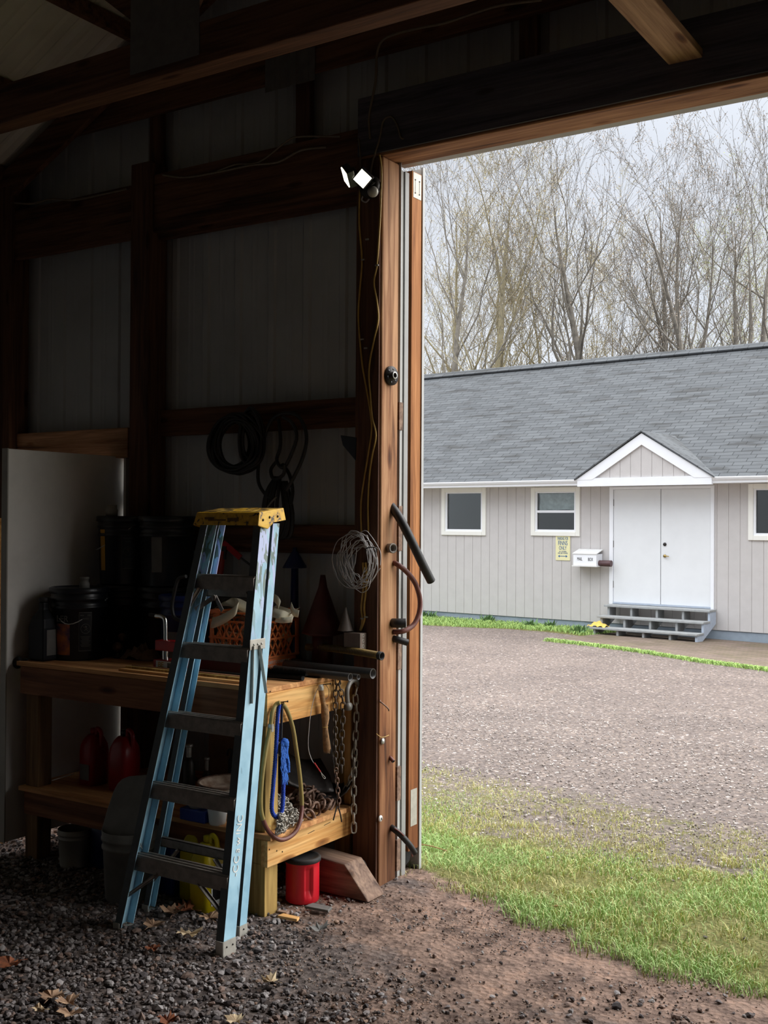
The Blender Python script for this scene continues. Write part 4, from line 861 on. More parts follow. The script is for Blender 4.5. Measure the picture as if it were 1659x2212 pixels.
# cap
cx0,cx1,cy0,cy1=-3.345,-2.992,3.668,3.835; z0,z1=1.703,1.757
mb=MB(); t=.012
mb.add([(cx0-t,cy0-t,z0),(cx1+.004,cy0-t,z0),(cx1+.004,cy1+t,z0),(cx0-t,cy1+t,z0),(cx0,cy0,z1),(cx1,cy0,z1),(cx1,cy1,z1),(cx0,cy1,z1)],[(0,1,5,4),(1,2,6,5),(2,3,7,6),(3,0,4,7),(4,5,6,7)])
mb.prism([(cx1+.004,cy0-t,z0+.002),(cx1+.004,cy0+.10,z0+.002),(cx1+.004,cy0+.055,z0-.024),(cx1+.004,cy0-.005,z0-.004)],(-.006,0,0)).prism([(cx0-t,cy0-t,z0+.002),(cx0-t,cy0+.10,z0+.002),(cx0-t,cy0+.055,z0-.024),(cx0-t,cy0-.005,z0-.004)],(.006,0,0))
cp=mb.build('cap',MT['cap'],parent=lad,bevel=.006); CAPP=[cp]
tb=MB().box((cx0+.012,cy0+.012,z1-.001),(cx1-.012,cy1-.012,z1+.0015)); tb.build('cap_top_pad',MT['captop'],parent=cp)
tb=MB().lathe([(.024,0),(.030,.003),(.036,0)],(-3.16,3.75,z1+.001),(0,0,1),24).lathe([(.055,0),(.06,.003),(.065,0)],(-3.13,3.75,z1),(0,0,1),28); tb.build('tool_rings',MT['cap'],parent=cp)
rv=MB()
for yy,zz in((3.69,1.722),(3.735,1.728),(3.79,1.725)): rv.lathe([(0,0),(.006,0),(.004,.003),(0,.004)],(cx1+.003,yy,zz),(1,0,0),10)
rv.build('rivets',MT['iron'],parent=cp)
# worn dark print on the front of the cap
MB().box((-3.27,3.6575,1.722),(-3.17,3.6585,1.728)).box((-3.29,3.6577,1.728),(-3.235,3.6587,1.737)).box((-3.16,3.6577,1.720),(-3.10,3.6587,1.735)).build('worn_print',pm('worn_print',S(110,78,30),.7,0,.5,60,0),parent=cp)
for o in [o for o in bpy.data.objects if o==cp or o.parent==cp]:      # the cap tips toward the steps, as on a folded ladder
    for v in o.data.vertices: v.co.z+=max(0,(v.co.y+LO[1])-cy0+.01)*.13
# spreader hardware on the outside of the right rail
q0=lerp(fr,fu,1.205); sp=MB().obox((q0[0]+.003,q0[1]+.045,1.205),(.0015,0,0),(0,.05,0),(0,0,.022)); s0=sp.build('spreader_bracket',MT['alu'],parent=lad,bevel=.003)
q1=lerp(fr,fu,.98)
MB().bar((q0[0]+.004,q0[1]+.012,1.20),(q1[0]+.006,q1[1]+.033,.965),.003,.017,(1,0,0)).build('spreader_arm',MT['alu'],parent=lad,bevel=.003)
MB().bar((q0[0]+.006,q0[1]+.052,1.20),(q1[0]+.020,q1[1]+.112,1.00),.003,.017,(1,0,0)).build('spreader_arm',MT['alu'],parent=lad,bevel=.003)
rv=MB()
for yy,zz,xx in((.02,1.205,0),(.045,1.205,0),(.07,1.205,0)): rv.lathe([(0,0),(.005,0),(.004,.003),(0,.004)],(q0[0]+.0045+xx,q0[1]+yy,zz),(1,0,0),10)
rv.build('rivets',MT['steel'],parent=s0)
g=lerp(fl,ft,1.34); MB().bar((g[0]+.02,g[1]+.06,1.33),(g[0]+.10,g[1]+.10,1.39),.003,.02).bar((g[0]+.10,g[1]+.10,1.39),(g[0]+.15,g[1]+.09,1.33),.003,.02).lathe([(0,0),(.012,0),(.012,.01),(0,.01)],(g[0]+.10,g[1]+.095,1.385),(0,-1,0),12).build('spreader_hinge',MT['alud'],parent=lad)
# hand lettering running up the rail
ta=lerp(fr,fu,.47); tb_=lerp(fr,fu,.62); dirv=nrm(tb_-ta)
for ch,zz in(('-',.300),('C',.322),('C',.357),('a',.392),('w',.427),('INC',.490)):
    q=lerp(fr,fu,zz); text(ch,(q[0]+.0015,q[1]+.034,zz),(0,dirv[1],dirv[2]),(0,-dirv[2],dirv[1]),.046,MT['txtw'],parent=lad)
# twist of wire hanging on the lowest step
w=MB(); R=random.Random(3); c=P(300,1833,y=3.44)
w.tube(smooth([c+V(R.uniform(-.02,.02),R.uniform(-.015,.015),R.uniform(-.03,.03)) for _ in range(12)],4),.0016,5); tag(w.build('wire_knot',MT['steel'],origin=c),'small knot of bright wire on the left end of the lowest ladder step','wire')
# ================================================================== WORKBENCH
BX0,BX1,BY0,BY1=-4.62,-3.055,3.79,4.50
bn=empty('workbench',(-3.84,4.14,0),'rough lumber workbench with a lower shelf standing against the sheet metal wall','workbench')
MB().box((BX0-.03,BY0-.03,.978),(BX1+.035,BY1+.05,1.0)).build('worktop',MT['ply'],parent=bn,bevel=.002)
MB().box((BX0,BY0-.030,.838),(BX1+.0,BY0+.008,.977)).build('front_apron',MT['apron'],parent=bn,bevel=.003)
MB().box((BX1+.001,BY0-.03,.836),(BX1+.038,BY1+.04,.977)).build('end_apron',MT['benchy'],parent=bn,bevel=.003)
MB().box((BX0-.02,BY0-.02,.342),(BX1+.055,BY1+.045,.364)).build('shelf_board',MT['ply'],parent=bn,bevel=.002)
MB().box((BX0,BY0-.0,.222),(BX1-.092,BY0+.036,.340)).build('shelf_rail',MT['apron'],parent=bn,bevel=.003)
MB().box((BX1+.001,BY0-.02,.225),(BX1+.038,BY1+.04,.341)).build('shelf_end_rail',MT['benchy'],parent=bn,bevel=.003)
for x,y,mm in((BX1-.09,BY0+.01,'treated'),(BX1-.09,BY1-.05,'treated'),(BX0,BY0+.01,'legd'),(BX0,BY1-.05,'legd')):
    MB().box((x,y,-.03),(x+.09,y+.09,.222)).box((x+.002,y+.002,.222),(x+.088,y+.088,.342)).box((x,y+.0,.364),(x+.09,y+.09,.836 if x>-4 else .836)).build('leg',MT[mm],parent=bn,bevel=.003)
MB().box((BX1-.15,BY0+.012,.365),(BX1-.092,BY0+.05,.836)).build('leg_cleat',MT['benchz'],parent=bn,bevel=.003)
MB().box((BX1-.0,BY1-.10,.365),(BX1+.036,BY1+.035,.834)).build('rear_upright',MT['benchz'],parent=bn,bevel=.003)
stp=MB()
for px,py,dy in((703,1463,.03),(700,1783,.03),(665,1801,.03)):
    c=P(px,py,x=BX1+.0385); stp.bar(c,c+V(.0,.05,.004),.002,.002)
for px,py in((584,1494),(582,1808),(582,1835),(790,1776),(798,1452),(598,1838),(610,1840)):
    c=P(px,py,x=BX1+.0385); stp.lathe([(0,0),(.004,0),(0,.003)],c,(1,0,0),8)
stp.build('nails',MT['iron'],parent=bn)
EXF=BX1+.039; TOP=1.0; SH=.364
def at_top(px,py): return P(px,py,z=TOP)
def at_sh(px,py): return P(px,py,z=SH)
# ---- buckets
def bucket(loc,label,body='black',r=.148,h=.365,group=None,lid=True,name='bucket',rim='black',handle=0,labels=(),spout=None):
    b=empty(name,loc,label,'bucket',group); x,y,z=loc; r0=r*.88
    pr=[(0,0),(r0,0),(r0+.002,.01),(r0+.010,h*.72),(r0+.016,h*.73),(r0+.016,h*.76),(r0+.011,h*.77),(r0+.012,h*.84),(r0+.018,h*.85),(r0+.018,h*.88),(r0+.013,h*.89),(r,h*.97)]
    if not lid: pr+=[(r,h),(r-.004,h),(r-.006,h*.9),(r0-.006,.012),(0,.01)]
    else: pr+=[(r,h),(0,h)]
    MB().lathe(pr,(x,y,z),(0,0,1),36).build('body',MT[body],parent=b)
    if lid: MB().lathe([(r+.004,h*.94),(r+.006,h*.945),(r+.006,h+.004),(r-.002,h+.008),(r-.010,h+.008),(r-.014,h-.002),(0,h-.002)],(x,y,z),(0,0,1),36).build('lid',MT[rim],parent=b)
    if handle:
        a=handle; e1=V(x+math.cos(a)*r,y+math.sin(a)*r,z+h*.86); e2=V(x-math.cos(a)*r,y-math.sin(a)*r,z+h*.86); f=V(math.sin(a),-math.cos(a),0)*(1 if math.sin(a)*0-math.cos(a)<0 else -1)
        pts=[e1+(e2-e1)*t+f*math.sin(math.pi*t)*r*1.05+V(0,0,-math.sin(math.pi*t)*h*.34) for t in np.linspace(0,1,15)]
        MB().tube(pts,.0025,6).build('handle',MT['steel'],parent=b)
    if spout: MB().lathe([(.0,0),(.026,0),(.026,.03),(.020,.036),(.020,.05),(.024,.052),(.024,.062),(0,.062)],(spout[0],spout[1],z+h),(0,0,1),18).build('spout',MT['greytub'] ,parent=b)
    return b
def curvlabel(b,a0,a1,z0,z1,mat,r0,r1,name='label',off=.0012):
    x,y,z=b.location; n=12; vs=[]
    for i in range(n+1):
        a=a0+(a1-a0)*i/n
        for zz,rr in((z0,r0),(z1,r1)): vs.append((x+math.cos(a)*(rr+off),y+math.sin(a)*(rr+off),z+zz))
    return MB().add(vs,[(2*i,2*i+2,2*i+3,2*i+1) for i in range(n)]).build(name,MT[mat],parent=b,recalc=False)
def rad(h_,r=.148,h=.365): return r*.88+.002+.008*(h_/(h*.72))
def camang(x,y): return math.atan2(-y,-x)
def warn(b,aoff,z0=.09,z1=.27,wd=.032):
    x,y,z=b.location; a=camang(x,y)+aoff; A0,A1=a-wd/.135/1,a+wd/.135
    lb=curvlabel(b,A0,A1,z0,z1,'grey',rad(z0),rad(z1),'warning_label'); c2=curvlabel(b,A0+.012,A1-.012,z0+.003,z1-.003,'black',rad(z0),rad(z1),'label_panel',.0018)
    n=V(math.cos(a),math.sin(a),0); rt=V(-math.sin(a),math.cos(a),0); rm=rad((z0+z1)/2)+.0045
    zc=z+z1-.085
    ring=MB(); pts=[V(x,y,zc)+n*(rm)+rt*math.cos(t)*.024+V(0,0,math.sin(t)*.024) for t in np.linspace(0,2*math.pi,25)[:-1]]; ring.tube(pts,.0012,5,closed=True)
    ring.bar(V(x,y,zc)+n*rm+rt*.017+V(0,0,-.017),V(x,y,zc)+n*rm-rt*.017+V(0,0,.017),.0012,.003,n)
    ring.lathe([(0,0),(.007,0),(0,.001)],V(x,y,zc+.009)+n*rm,n,10).bar(V(x,y,zc+.002)+n*rm+rt*.009,V(x,y,zc-.008)+n*rm-rt*.006,.0012,.009,n)
    ring.build('ban_symbol',MT['grey'],parent=b)
    text('WARNING',V(x,y,z+z1-.017)+n*(rm-.001),rt,(0,0,1),.011,MT['grey'],parent=b); text('AVISO',V(x,y,z+z1-.034)+n*(rm-.001),rt,(0,0,1),.011,MT['grey'],parent=b)
    l2=MB()
    for k in range(8): l2.obox(V(x,y,z+z1-.125-.007*k)+n*(rm-.0015),rt*(.026-.004*(k%3)),n*.0003,V(0,0,.0011))
    l2.build('fine_print',MT['grey'],parent=b)
STK=[((-4.485,4.345,1.0),'lower black bucket of the stack nearest the opened door'),((-4.485,4.345,1.372),'upper black bucket beside the opened door, with a small jar on its lid'),
     ((-4.17,4.345,1.0),'lower black bucket of the stack beside the timber post'),((-4.17,4.345,1.372),'black bucket with a pale paper label, upper one of the stack beside the timber post')]
bks=[bucket(l,t,'black',handle=(0,2.6,0,0)[i],group='black pails stacked on the bench') for i,(l,t) in enumerate(STK)]
warn(bks[1],.12); 
ca=camang(-4.17,4.345); curvlabel(bks[3],ca-.62,ca-.20,.08,.27,'grey',rad(.08),rad(.27),'paper_label')
ca=camang(-4.485,4.345); curvlabel(bks[1],ca-1.15,ca-.85,.08,.30,'txto',rad(.08),rad(.30),'yellow_label')
bf=bucket((-4.49,4.03,1.0),'black bucket with orange label and a grey spout standing in front of the stacked pails','black',handle=.5,spout=(-4.42,4.0),name='bucket')
warn(bf,.22,.05,.25)
ca=camang(-4.49,4.03); curvlabel(bf,ca-.95,ca-.35,.03,.19,'txto',rad(.03),rad(.19),'orange_label').data.materials[0]=pm('orange_label',S(196,110,50),.6,0,.5,14,0,c2=S(60,50,80))
n=V(math.cos(ca-.62),math.sin(ca-.62),0); text('LER',V(-4.49,4.03,1.215)+n*.1455,(-n[1],n[0],0),(0,0,1),.045,MT['grey'],parent=bf)
MB_=MB().lathe([(0,0),(.032,0),(.034,.03),(.028,.04),(.028,.06),(0,.06)],(-4.50,4.26,1.745),(0,0,1),18).build('jar',MT['dingy'],origin=(-4.50,4.26,1.745)); tag(MB_,'small cloudy jar standing on the lid of the tallest black pail','jar')
bb=bucket((-3.885,4.19,1.0),'dark blue bucket with a grey label behind the ladder rail','darkblue',r=.135,h=.34,rim='darkblue'); ca=camang(-3.885,4.19); curvlabel(bb,ca-1.0,ca+.2,.03,.17,'grey',rad(.03,.135,.34),rad(.17,.135,.34),'grey_label')
rod0=smooth([P(402,1245,y=4.0),P(386,1250,y=4.0),P(378,1275,y=4.0),P(372,1310,y=4.0),P(378,1335,y=4.0),P(398,1342,y=4.0)],6); tag(MB().tube(rod0,.009,8).build('rubber_hose',MT['dkhose'],origin=rod0[0]),'black hose loop in front of the dark blue bucket behind the ladder','hose')
# black oil jug at the bench end
jg=empty('oil_jug',(-4.565,3.86,1.0),'flat black gallon jug with an angled neck at the left end of the bench','jug'); x,y,z=-4.565,3.86,1.0
MB().add([(x+sx_*w,y+sy*dp,z+h) for h,w,dp in((0,.055,.045),(.01,.06,.05),(.17,.06,.05),(.215,.05,.042),(.26,.024,.022),(.27,.022,.02),(.30,.022,.02)) for sx_,sy in((-1,-1),(1,-1),(1,1),(-1,1))],
  [(i*4+k,i*4+(k+1)%4,i*4+4+(k+1)%4,i*4+4+k) for i in range(6) for k in range(4)]+[(0,1,2,3),(24,25,26,27)],0).build('body',MT['blackd'],parent=jg,bevel=.01)
MB().lathe([(0,0),(.026,0),(.026,.022),(0,.022)],(x,y,z+.30),(0,0,1),16).build('cap',MT['blackr'],parent=jg)
MB().box((x+.0602,y-.03,z+.03),(x+.0612,y+.03,z+.16)).build('edge_label',MT['grey'],parent=jg)
# hitch balls
def hitch(px,py,r,mat,label,st=.05):
    p=P(px,py,z=TOP+st+r); h=empty('hitch_ball',(p[0],p[1],TOP),label,'hitch ball'); c=(p[0],p[1],TOP)
    MB().lathe([(r*math.sin(t)+1e-4,st+r-r*math.cos(t)) for t in np.linspace(.35,math.pi,14)],c,(0,0,1),22).build('ball',MT[mat],parent=h)
    MB().lathe([(0,0),(r*.75,0),(r*.75,.012),(r*.5,.016),(r*.42,st*.8),(r*.36,st+r*.1),(0,st+r*.1)],c,(0,0,1),14).build('shank',MT['iron'],parent=h)
hitch(163,1385,.023,'chrome','shiny chrome hitch ball beside the black jug, left one of two chrome balls'); hitch(189,1392,.023,'chrome','shiny chrome hitch ball in front of the spouted bucket, right one of two chrome balls')
hitch(229,1385,.027,'iron','dull dark hitch ball between the chrome and the rusty ones',.045); hitch(254,1398,.027,'rust','rusty brown hitch ball low in front of the crumpled brown paper',.03); hitch(264,1376,.022,'rust','small rusty hitch ball standing highest beside the crumpled paper',.085)
b=P(214,1408,z=TOP+.02); tag(MB().bar(b+V(-.13,.02,0),b+V(.10,-.02,0),.05,.035).bar(b+V(-.05,.03,.02),b+V(.02,-.04,.03),.04,.02).build('hitch_bar',MT['iron'],origin=b,bevel=.004),'dark steel drawbar lying among the hitch balls','drawbar')
def crumple(name,c,w,d,h,mat,seed,label,cat,n=16,rz_=0):
    R=random.Random(seed); vs=[]
    for i in range(n):
        for j in range(n):
            u=i/(n-1)-.5; v=j/(n-1)-.5; e=max(0,1-4*(u*u+v*v)*.9)
            zz=h*(e**.6)*(.45+.55*abs(mnoise.noise(Vector((u*5+seed,v*5,seed)))*2))+.006*mnoise.noise(Vector((u*19,v*19,seed)))+.003
            vs.append((c[0]+u*w*math.cos(rz_)-v*d*math.sin(rz_)+R.gauss(0,.002),c[1]+u*w*math.sin(rz_)+v*d*math.cos(rz_)+R.gauss(0,.002),c[2]+max(.001,zz)))
    k=n*n; vs+=[(a,b,c[2]) for a,b,_ in vs]
    f=[(i*n+j,(i+1)*n+j,(i+1)*n+j+1,i*n+j+1) for i in range(n-1) for j in range(n-1)]
    return tag(MB().add(vs,f+[tuple(k+q for q in ff[::-1]) for ff in f]).build(name,MT[mat],origin=c,recalc=False),label,cat)
b=P(290,1425,z=TOP); crumple('crumpled_paper',(b[0],b[1]+.06,TOP),.24,.16,.075,'brownpaper',5,'crumpled brown paper lying between the hitch balls and the red trailer coupler','paper')
# red trailer jack piece with chrome crank
c=P(352,1450,z=TOP); c=V(c[0],c[1]+.05,TOP); jk=empty('trailer_coupler',c,'red steel coupler with chrome crank and a white label half hidden by the ladder','trailer coupler')
MB().box(c+V(-.075,-.04,.0),c+V(.10,.035,.052)).build('lower_tube',MT['red'],parent=jk,bevel=.004)
MB().box(c+V(-.065,-.04,.095),c+V(.13,.02,.145)).build('upper_tube',MT['red'],parent=jk,bevel=.004)
MB().box(c+V(-.0655,-.035,.10),c+V(-.0645,.015,.14)).box(c+V(-.0757,-.035,.006),c+V(-.0747,.03,.046)).build('tube_mouth',MT['black'],parent=jk)
MB().tube([c+V(-.02,-.012,.052),c+V(-.02,-.012,.095)],.017,16).build('stud',MT['chrome'],parent=jk)
MB().tube(smooth([c+V(-.02,-.012,.145),c+V(-.022,-.012,.21),c+V(-.026,-.012,.243),c+V(-.045,-.012,.256),c+V(-.085,-.012,.258)],5),.0115,12).build('crank',MT['chrome'],parent=jk)
MB().tube([c+V(-.08,-.012,.258),c+V(-.13,-.012,.262)],.009,10).build('crank_grip',MT['blackr'],parent=jk)
MB().box(c+V(-.055,-.0415,.005),c+V(.075,-.0405,.047)).build('label',MT['txtw'],parent=jk); text('BE',c+V(-.022,-.0425,.028),(1,0,0),(0,0,1),.036,MT['txto'],parent=jk); MB().box(c+V(-.045,-.0425,.009),c+V(.0,-.042,.0115)).box(c+V(.02,-.0425,.01),c+V(.07,-.042,.04)).build('label_shape',MT['grey'],parent=jk)
# low dark red box and slats, belts
b=at_top(425,1443); tag(MB().box((b[0]+.0,4.03,TOP),(b[0]+.40,4.11,TOP+.055)).build('metal_tray',MT['darkred'],origin=(b[0]+.2,4.07,TOP),bevel=.004),'low dark red metal box in front of the milk crate','box')
for i,(y0,z0_,x0,x1,w,h,mt,lb) in enumerate(((3.79,0,-3.95,-3.19,.03,.012,'bench','pale wooden slat lying nearest the bench front edge'),(3.835,.0,-3.95,-3.215,.022,.02,'treated','square wooden stick lying second from the bench front edge'),(3.875,0,-3.95,-3.24,.02,.02,'header','reddish wooden stick lying behind the square one on the bench'))):
    tag(MB().box((x0,y0,TOP),(x1,y0+w,TOP+h)).build('wooden_stick',MT[mt],origin=(x1,y0,TOP),bevel=.002),lb,'stick',group='wooden sticks along the bench front')
tag(MB().tube([(-3.75,3.93,TOP+.013),(-3.25,3.925,TOP+.013)],.012,10).tube([(-3.26,3.925,TOP+.018),(-3.235,3.925,TOP+.018)],.018,14).build('hammer',MT['iron'],origin=(-3.4,3.925,TOP)),'thin dark bar tool with a round steel end beside the wooden sticks','tool')
# ---- orange milk crate
CXa,CXb,CYa,CYb,CH=-3.69,-3.375,4.14,4.46,.285
cr_=empty('milk_crate',((CXa+CXb)/2,(CYa+CYb)/2,TOP),'orange plastic milk crate with diamond lattice sides full of paper strips','crate')
def crside(mb,A,B,nrmv):
    A,B=V(*A),V(*B); L_=np.linalg.norm(B-A); d=(B-A)/L_; n=V(*nrmv); Z=V(0,0,1)
    def rec(u0,u1,z0,z1,t=.006,o=0): mb.obox(A+d*(u0+u1)/2+Z*(z0+z1)/2+n*(o-t/2),d*(u1-u0)/2,n*t/2,Z*(z1-z0)/2)
    rec(0,L_,.0,.055); rec(0,.028,0,CH); rec(L_-.028,L_,0,CH)
    for z in(.062,.15,.232,.275): rec(0,L_,z-.0045,z+.0045,.009,.002)
    for z in(.243,.252,.262): rec(0,.075,z-.0025,z+.0025,.007); rec(L_-.075,L_,z-.0025,z+.0025,.007)
    mb.bar(A+d*.075+Z*.232,A+d*.055+Z*.283,.006,.006,n); mb.bar(A+d*(L_-.075)+Z*.232,A+d*(L_-.055)+Z*.283,.006,.006,n)
    mb.bar(A+d*.03+Z*.282,A+d*(L_*.22)+Z*.282,.008,.008,n); mb.bar(A+d*(L_*.78)+Z*.282,A+d*(L_-.03)+Z*.282,.008,.008,n)
    for z0,z1 in((.062,.15),(.15,.232)):
        s=.043; k=-3
        while k*s<L_+.1:
            for sg_ in(1,-1):
                u0=k*s; u1=u0+sg_*(z1-z0)*.62; a,b=(u0,z0),(u1,z1)
                # clip to side
                if min(a[0],b[0])>=.02 and max(a[0],b[0])<=L_-.02: mb.bar(A+d*a[0]+Z*a[1]-n*.003,A+d*b[0]+Z*b[1]-n*.003,.0065,.006,n)
            k+=1
mb=MB()
crside(mb,(CXa,CYa,TOP),(CXb,CYa,TOP),(0,-1,0)); crside(mb,(CXb,CYa,TOP),(CXb,CYb,TOP),(1,0,0)); crside(mb,(CXb,CYb,TOP),(CXa,CYb,TOP),(0,1,0)); crside(mb,(CXa,CYb,TOP),(CXa,CYa,TOP),(-1,0,0))
mb.box((CXa,CYa,TOP),(CXb,CYb,TOP+.006)); mb.build('crate_body',MT['orange'],parent=cr_)
text('ALBERTS DAIRY INC',(CXb+.0015,(CYa+CYb)/2-.01,TOP+.036),(0,1,0),(0,0,1),.021,MT['txtw'],parent=cr_); text('1111 PORT',(CXb+.0015,CYa+.09,TOP+.015),(0,1,0),(0,0,1),.019,MT['txtw'],parent=cr_)
def strip(name,pts,w,mat,label,cat,wd=(0,0,1),tt=.0012):
    pts=smooth(pts,6); vs=[]; wdv=nrm(wd); n=len(pts)
    for p in pts: vs+=[p-wdv*w/2,p+wdv*w/2]
    o=MB().add(vs,[(2*i,2*i+2,2*i+3,2*i+1) for i in range(n-1)],0,True).build(name,MT[mat],origin=pts[n//2],recalc=False); md=o.modifiers.new('t','SOLIDIFY'); md.thickness=tt; return tag(o,label,cat)
q=lambda px,py,y: P(px,py,y=y)
strip('paper_strip',[q(452,1330,4.22),q(458,1345,4.13),q(480,1338,4.10),q(500,1326,4.10),q(514,1312,4.12),q(505,1300,4.2)],.055,'paper','wide cream paper band curling over the left corner of the orange crate','paper strip',(.1,.15,1))
strip('paper_strip',[q(492,1296,4.18),q(510,1301,4.18),q(530,1312,4.18),q(548,1325,4.18)],.06,'paper','flat cream strip with a red line lying across the top of the crate','paper strip',(.35,.8,.45))
strip('paper_strip',[q(585,1322,4.2),q(605,1327,4.16),q(625,1335,4.2),q(640,1328,4.28)],.05,'paper','cream strip curling above the right half of the orange crate','paper strip',(.3,.6,.7))
strip('paper_strip',[q(590,1290,4.25),q(598,1296,4.22),q(604,1308,4.22),q(596,1316,4.25)],.035,'paper','short upright cream curl just right of the ladder rail above the crate','paper strip',(.2,.3,1))
strip('paper_strip',[q(628,1308,4.22),q(634,1322,4.2),q(645,1326,4.2)],.035,'paper','small pointed cream scrap standing at the right end of the crate','paper strip',(.1,.1,1))
strip('paper_strip',[q(595,1338,4.17),q(612,1340,4.15),q(632,1338,4.17)],.028,'paper','cream loop hanging just below the crate rim on the right','paper strip',(.0,.3,1))
strip('paper_strip',[q(495,1268,4.22),q(512,1276,4.2),q(535,1272,4.24),q(549,1285,4.26)],.03,'paper','cream strip arching highest over the crate behind the ladder','paper strip',(.2,.5,.8))
strip('paper_strip',[q(455,1322,4.3),q(475,1306,4.26),q(505,1303,4.22),q(530,1318,4.2),q(545,1332,4.22)],.05,'paper','cream band sagging behind the wide curl on the left of the crate','paper strip',(.3,.7,.5))
strip('paper_strip',[q(588,1312,4.3),q(606,1318,4.26),q(622,1322,4.24),q(638,1318,4.26)],.055,'paper','broad cream strip lying flat behind the pointed scrap on the crate','paper strip',(.4,.75,.4))
fi=MB(); R=random.Random(5)
for _ in range(60):
    a=V(R.uniform(CXa+.04,CXb-.04),R.uniform(CYa+.03,CYb-.03),TOP+R.uniform(.03,.25)); d_=V(R.gauss(0,1),R.gauss(0,1),R.gauss(0,.4)); d_=nrm(d_)*.03; e_=nrm(np.cross(d_,(R.gauss(0,1),R.gauss(0,1),1)))*.022; fi.obox(a,d_,e_,nrm(np.cross(d_,e_))*.001)
tag(fi.build('paper_scraps',MT['paper'],origin=((CXa+CXb)/2,(CYa+CYb)/2,TOP+.01)),'loose cream paper scraps filling the orange crate','paper',kind='stuff')
# ---- grease gun behind the ladder
a=q(482,1172,4.33); b_=q(520,1205,4.36); gg=empty('grease_gun',q(476,1270,4.33),'red grease gun with a long lever standing behind the ladder','grease gun')
MB().bar(a,b_,.012,.03).build('lever',MT['red'],parent=gg,bevel=.003); MB().bar(b_,q(551,1228,4.36),.008,.008).build('lever_rod',MT['iron'],parent=gg)
MB().tube([q(473,1245,4.33),q(478,1190,4.33)],.022,14).build('barrel',MT['redjug'],parent=gg); MB().tube([q(470,1262,4.33),q(473,1245,4.33)],.021,14).build('end_cap',MT['alu'],parent=gg); MB().bar(q(486,1180,4.33),q(484,1208,4.33),.01,.02).build('head',MT['iron'],parent=gg)
MB().tube([q(470,1262,4.33),V(*q(468,1285,4.34))],.006,8).build('rod',MT['iron'],parent=gg)
# ---- funnels
def funnel(cx,cy,z0,prof,mat,label,name='funnel'):
    return tag(MB().lathe(prof,(cx,cy,z0),(0,0,1),28).build(name,MT[mat],origin=(cx,cy,z0)),label,'funnel')
p=q(636,1330,4.47); p[2]=TOP
funnel(p[0],p[1],p[2]+.0,[(.0,.0),(.05,0),(.045,.02),(.03,.06),(.022,.2),(.018,.485),(.062,.487),(.06,.492),(.012,.575),(.010,.59),(0,.59)],'darkblue','dark blue long-necked funnel with a shade-like top standing against the wall behind the crate')
p=q(697,1330,4.42); funnel(p[0],p[1],TOP,[(0,0),(.055,0),(.05,.13),(.052,.16),(.105,.175),(.10,.18),(.022,.40),(.012,.46),(.008,.46),(0,.45)],'darkred','dark wide funnel upside down with a tall tip standing between crate and post')
p=q(746,1362,4.36); funnel(p[0],p[1],p[2],[(.038,0),(.036,.003),(.010,.085),(.006,.11),(.004,.11),(.007,.083),(.032,.004),(.038,0)],'funnelg','small pale grey funnel hanging tip up beside the electrical box')
# ---- pipes on the bench end
def pipe(pts,r,mat,label,name='black_pipe',group='pipes lying on the bench end',ri=None,n=18):
    pts=[np.array(t,float) for t in pts]; d=nrm(pts[-1]-pts[-2]); ri=ri or r*.8; p=empty(name,pts[-1],label,'pipe',group) if group else None
    mb=MB().tube(pts,r,n,caps=False); 
    e=pts[-1]; mb.lathe([(r,0),(ri,0),(ri,-.06),(0,-.06)],e,d,n); mb.lathe([(r,0),(0,0)],pts[0],-d,n)
    o=mb.build('pipe_wall' if p else name,MT[mat],parent=p) if p else tag(mb.build(name,MT[mat],origin=e),label,'pipe'); return o,p
rh=empty('ribbed_hose',q(820,1416,4.31),'yellow and black spiral ribbed hose, topmost at the right end of the bench','hose')
pts=smooth([q(664,1398,4.40),q(700,1399,4.38),q(745,1404,4.35),q(790,1411,4.32),q(818,1416,4.31)],14); MB().tube(pts,.0155,14).build('core',MT['black'],parent=rh)
mb=MB(); 
for i in range(0,len(pts)-1):
    d_=nrm(pts[i+1]-pts[i]); mb.lathe([(.0150,-.0025),(.0180,0),(.0150,.0025)],pts[i],d_,14)
mb.build('ribs',pm('dull_gold_rib',S(140,112,52),.5,0,.3,30,0),parent=rh); d_=nrm(pts[-1]-pts[-2]); MB().lathe([(.020,0),(.020,.02),(.016,.02),(.016,-.0),(0,-.0)],pts[-1],d_,18).build('cuff',MT['blackr'],parent=rh)
for (px,py,yy,r,x0,lb) in ((806,1429,4.27,.024,-3.33,'large black pipe with its open end furthest past the bench edge'),(775,1432,4.205,.013,-3.30,'thin black pipe lying between the two thicker black ones'),(757,1433,4.15,.018,-3.30,'medium black pipe lying in front of the others at the bench end'),(690,1412,4.40,.02,-3.9,'short iron pipe end showing just right of the crate')):
    x1=P(px,py,y=yy)[0]; pipe([(x0,yy+.02,TOP+r),(x1,yy,TOP+r)],r,'pipe',lb)
# black hand brush
br=empty('hand_brush',(-3.15,4.01,TOP),'black bristled brush lying beside the milk crate on the bench','brush')
bm_=MB(); R=random.Random(9)
for i in range(3000):
    t=R.random(); c=V(-3.28+.27*t,4.00+.02*t,TOP+.026); a=R.uniform(-.3,3.44); l=R.uniform(.016,.034); d_=V(R.gauss(0,.25),math.cos(a),abs(math.sin(a))*.9); e_=c+nrm(d_)*l; s_=V(.002,0,0); bm_.add([c-s_,c+s_,e_],[(0,1,2)])
bm_.build('bristles',MT['brush'],parent=br,recalc=False); MB().tube([(-3.27,4.0,TOP+.016),(-3.02,4.02,TOP+.016)],.014,8).build('stock',MT['brush'],parent=br)
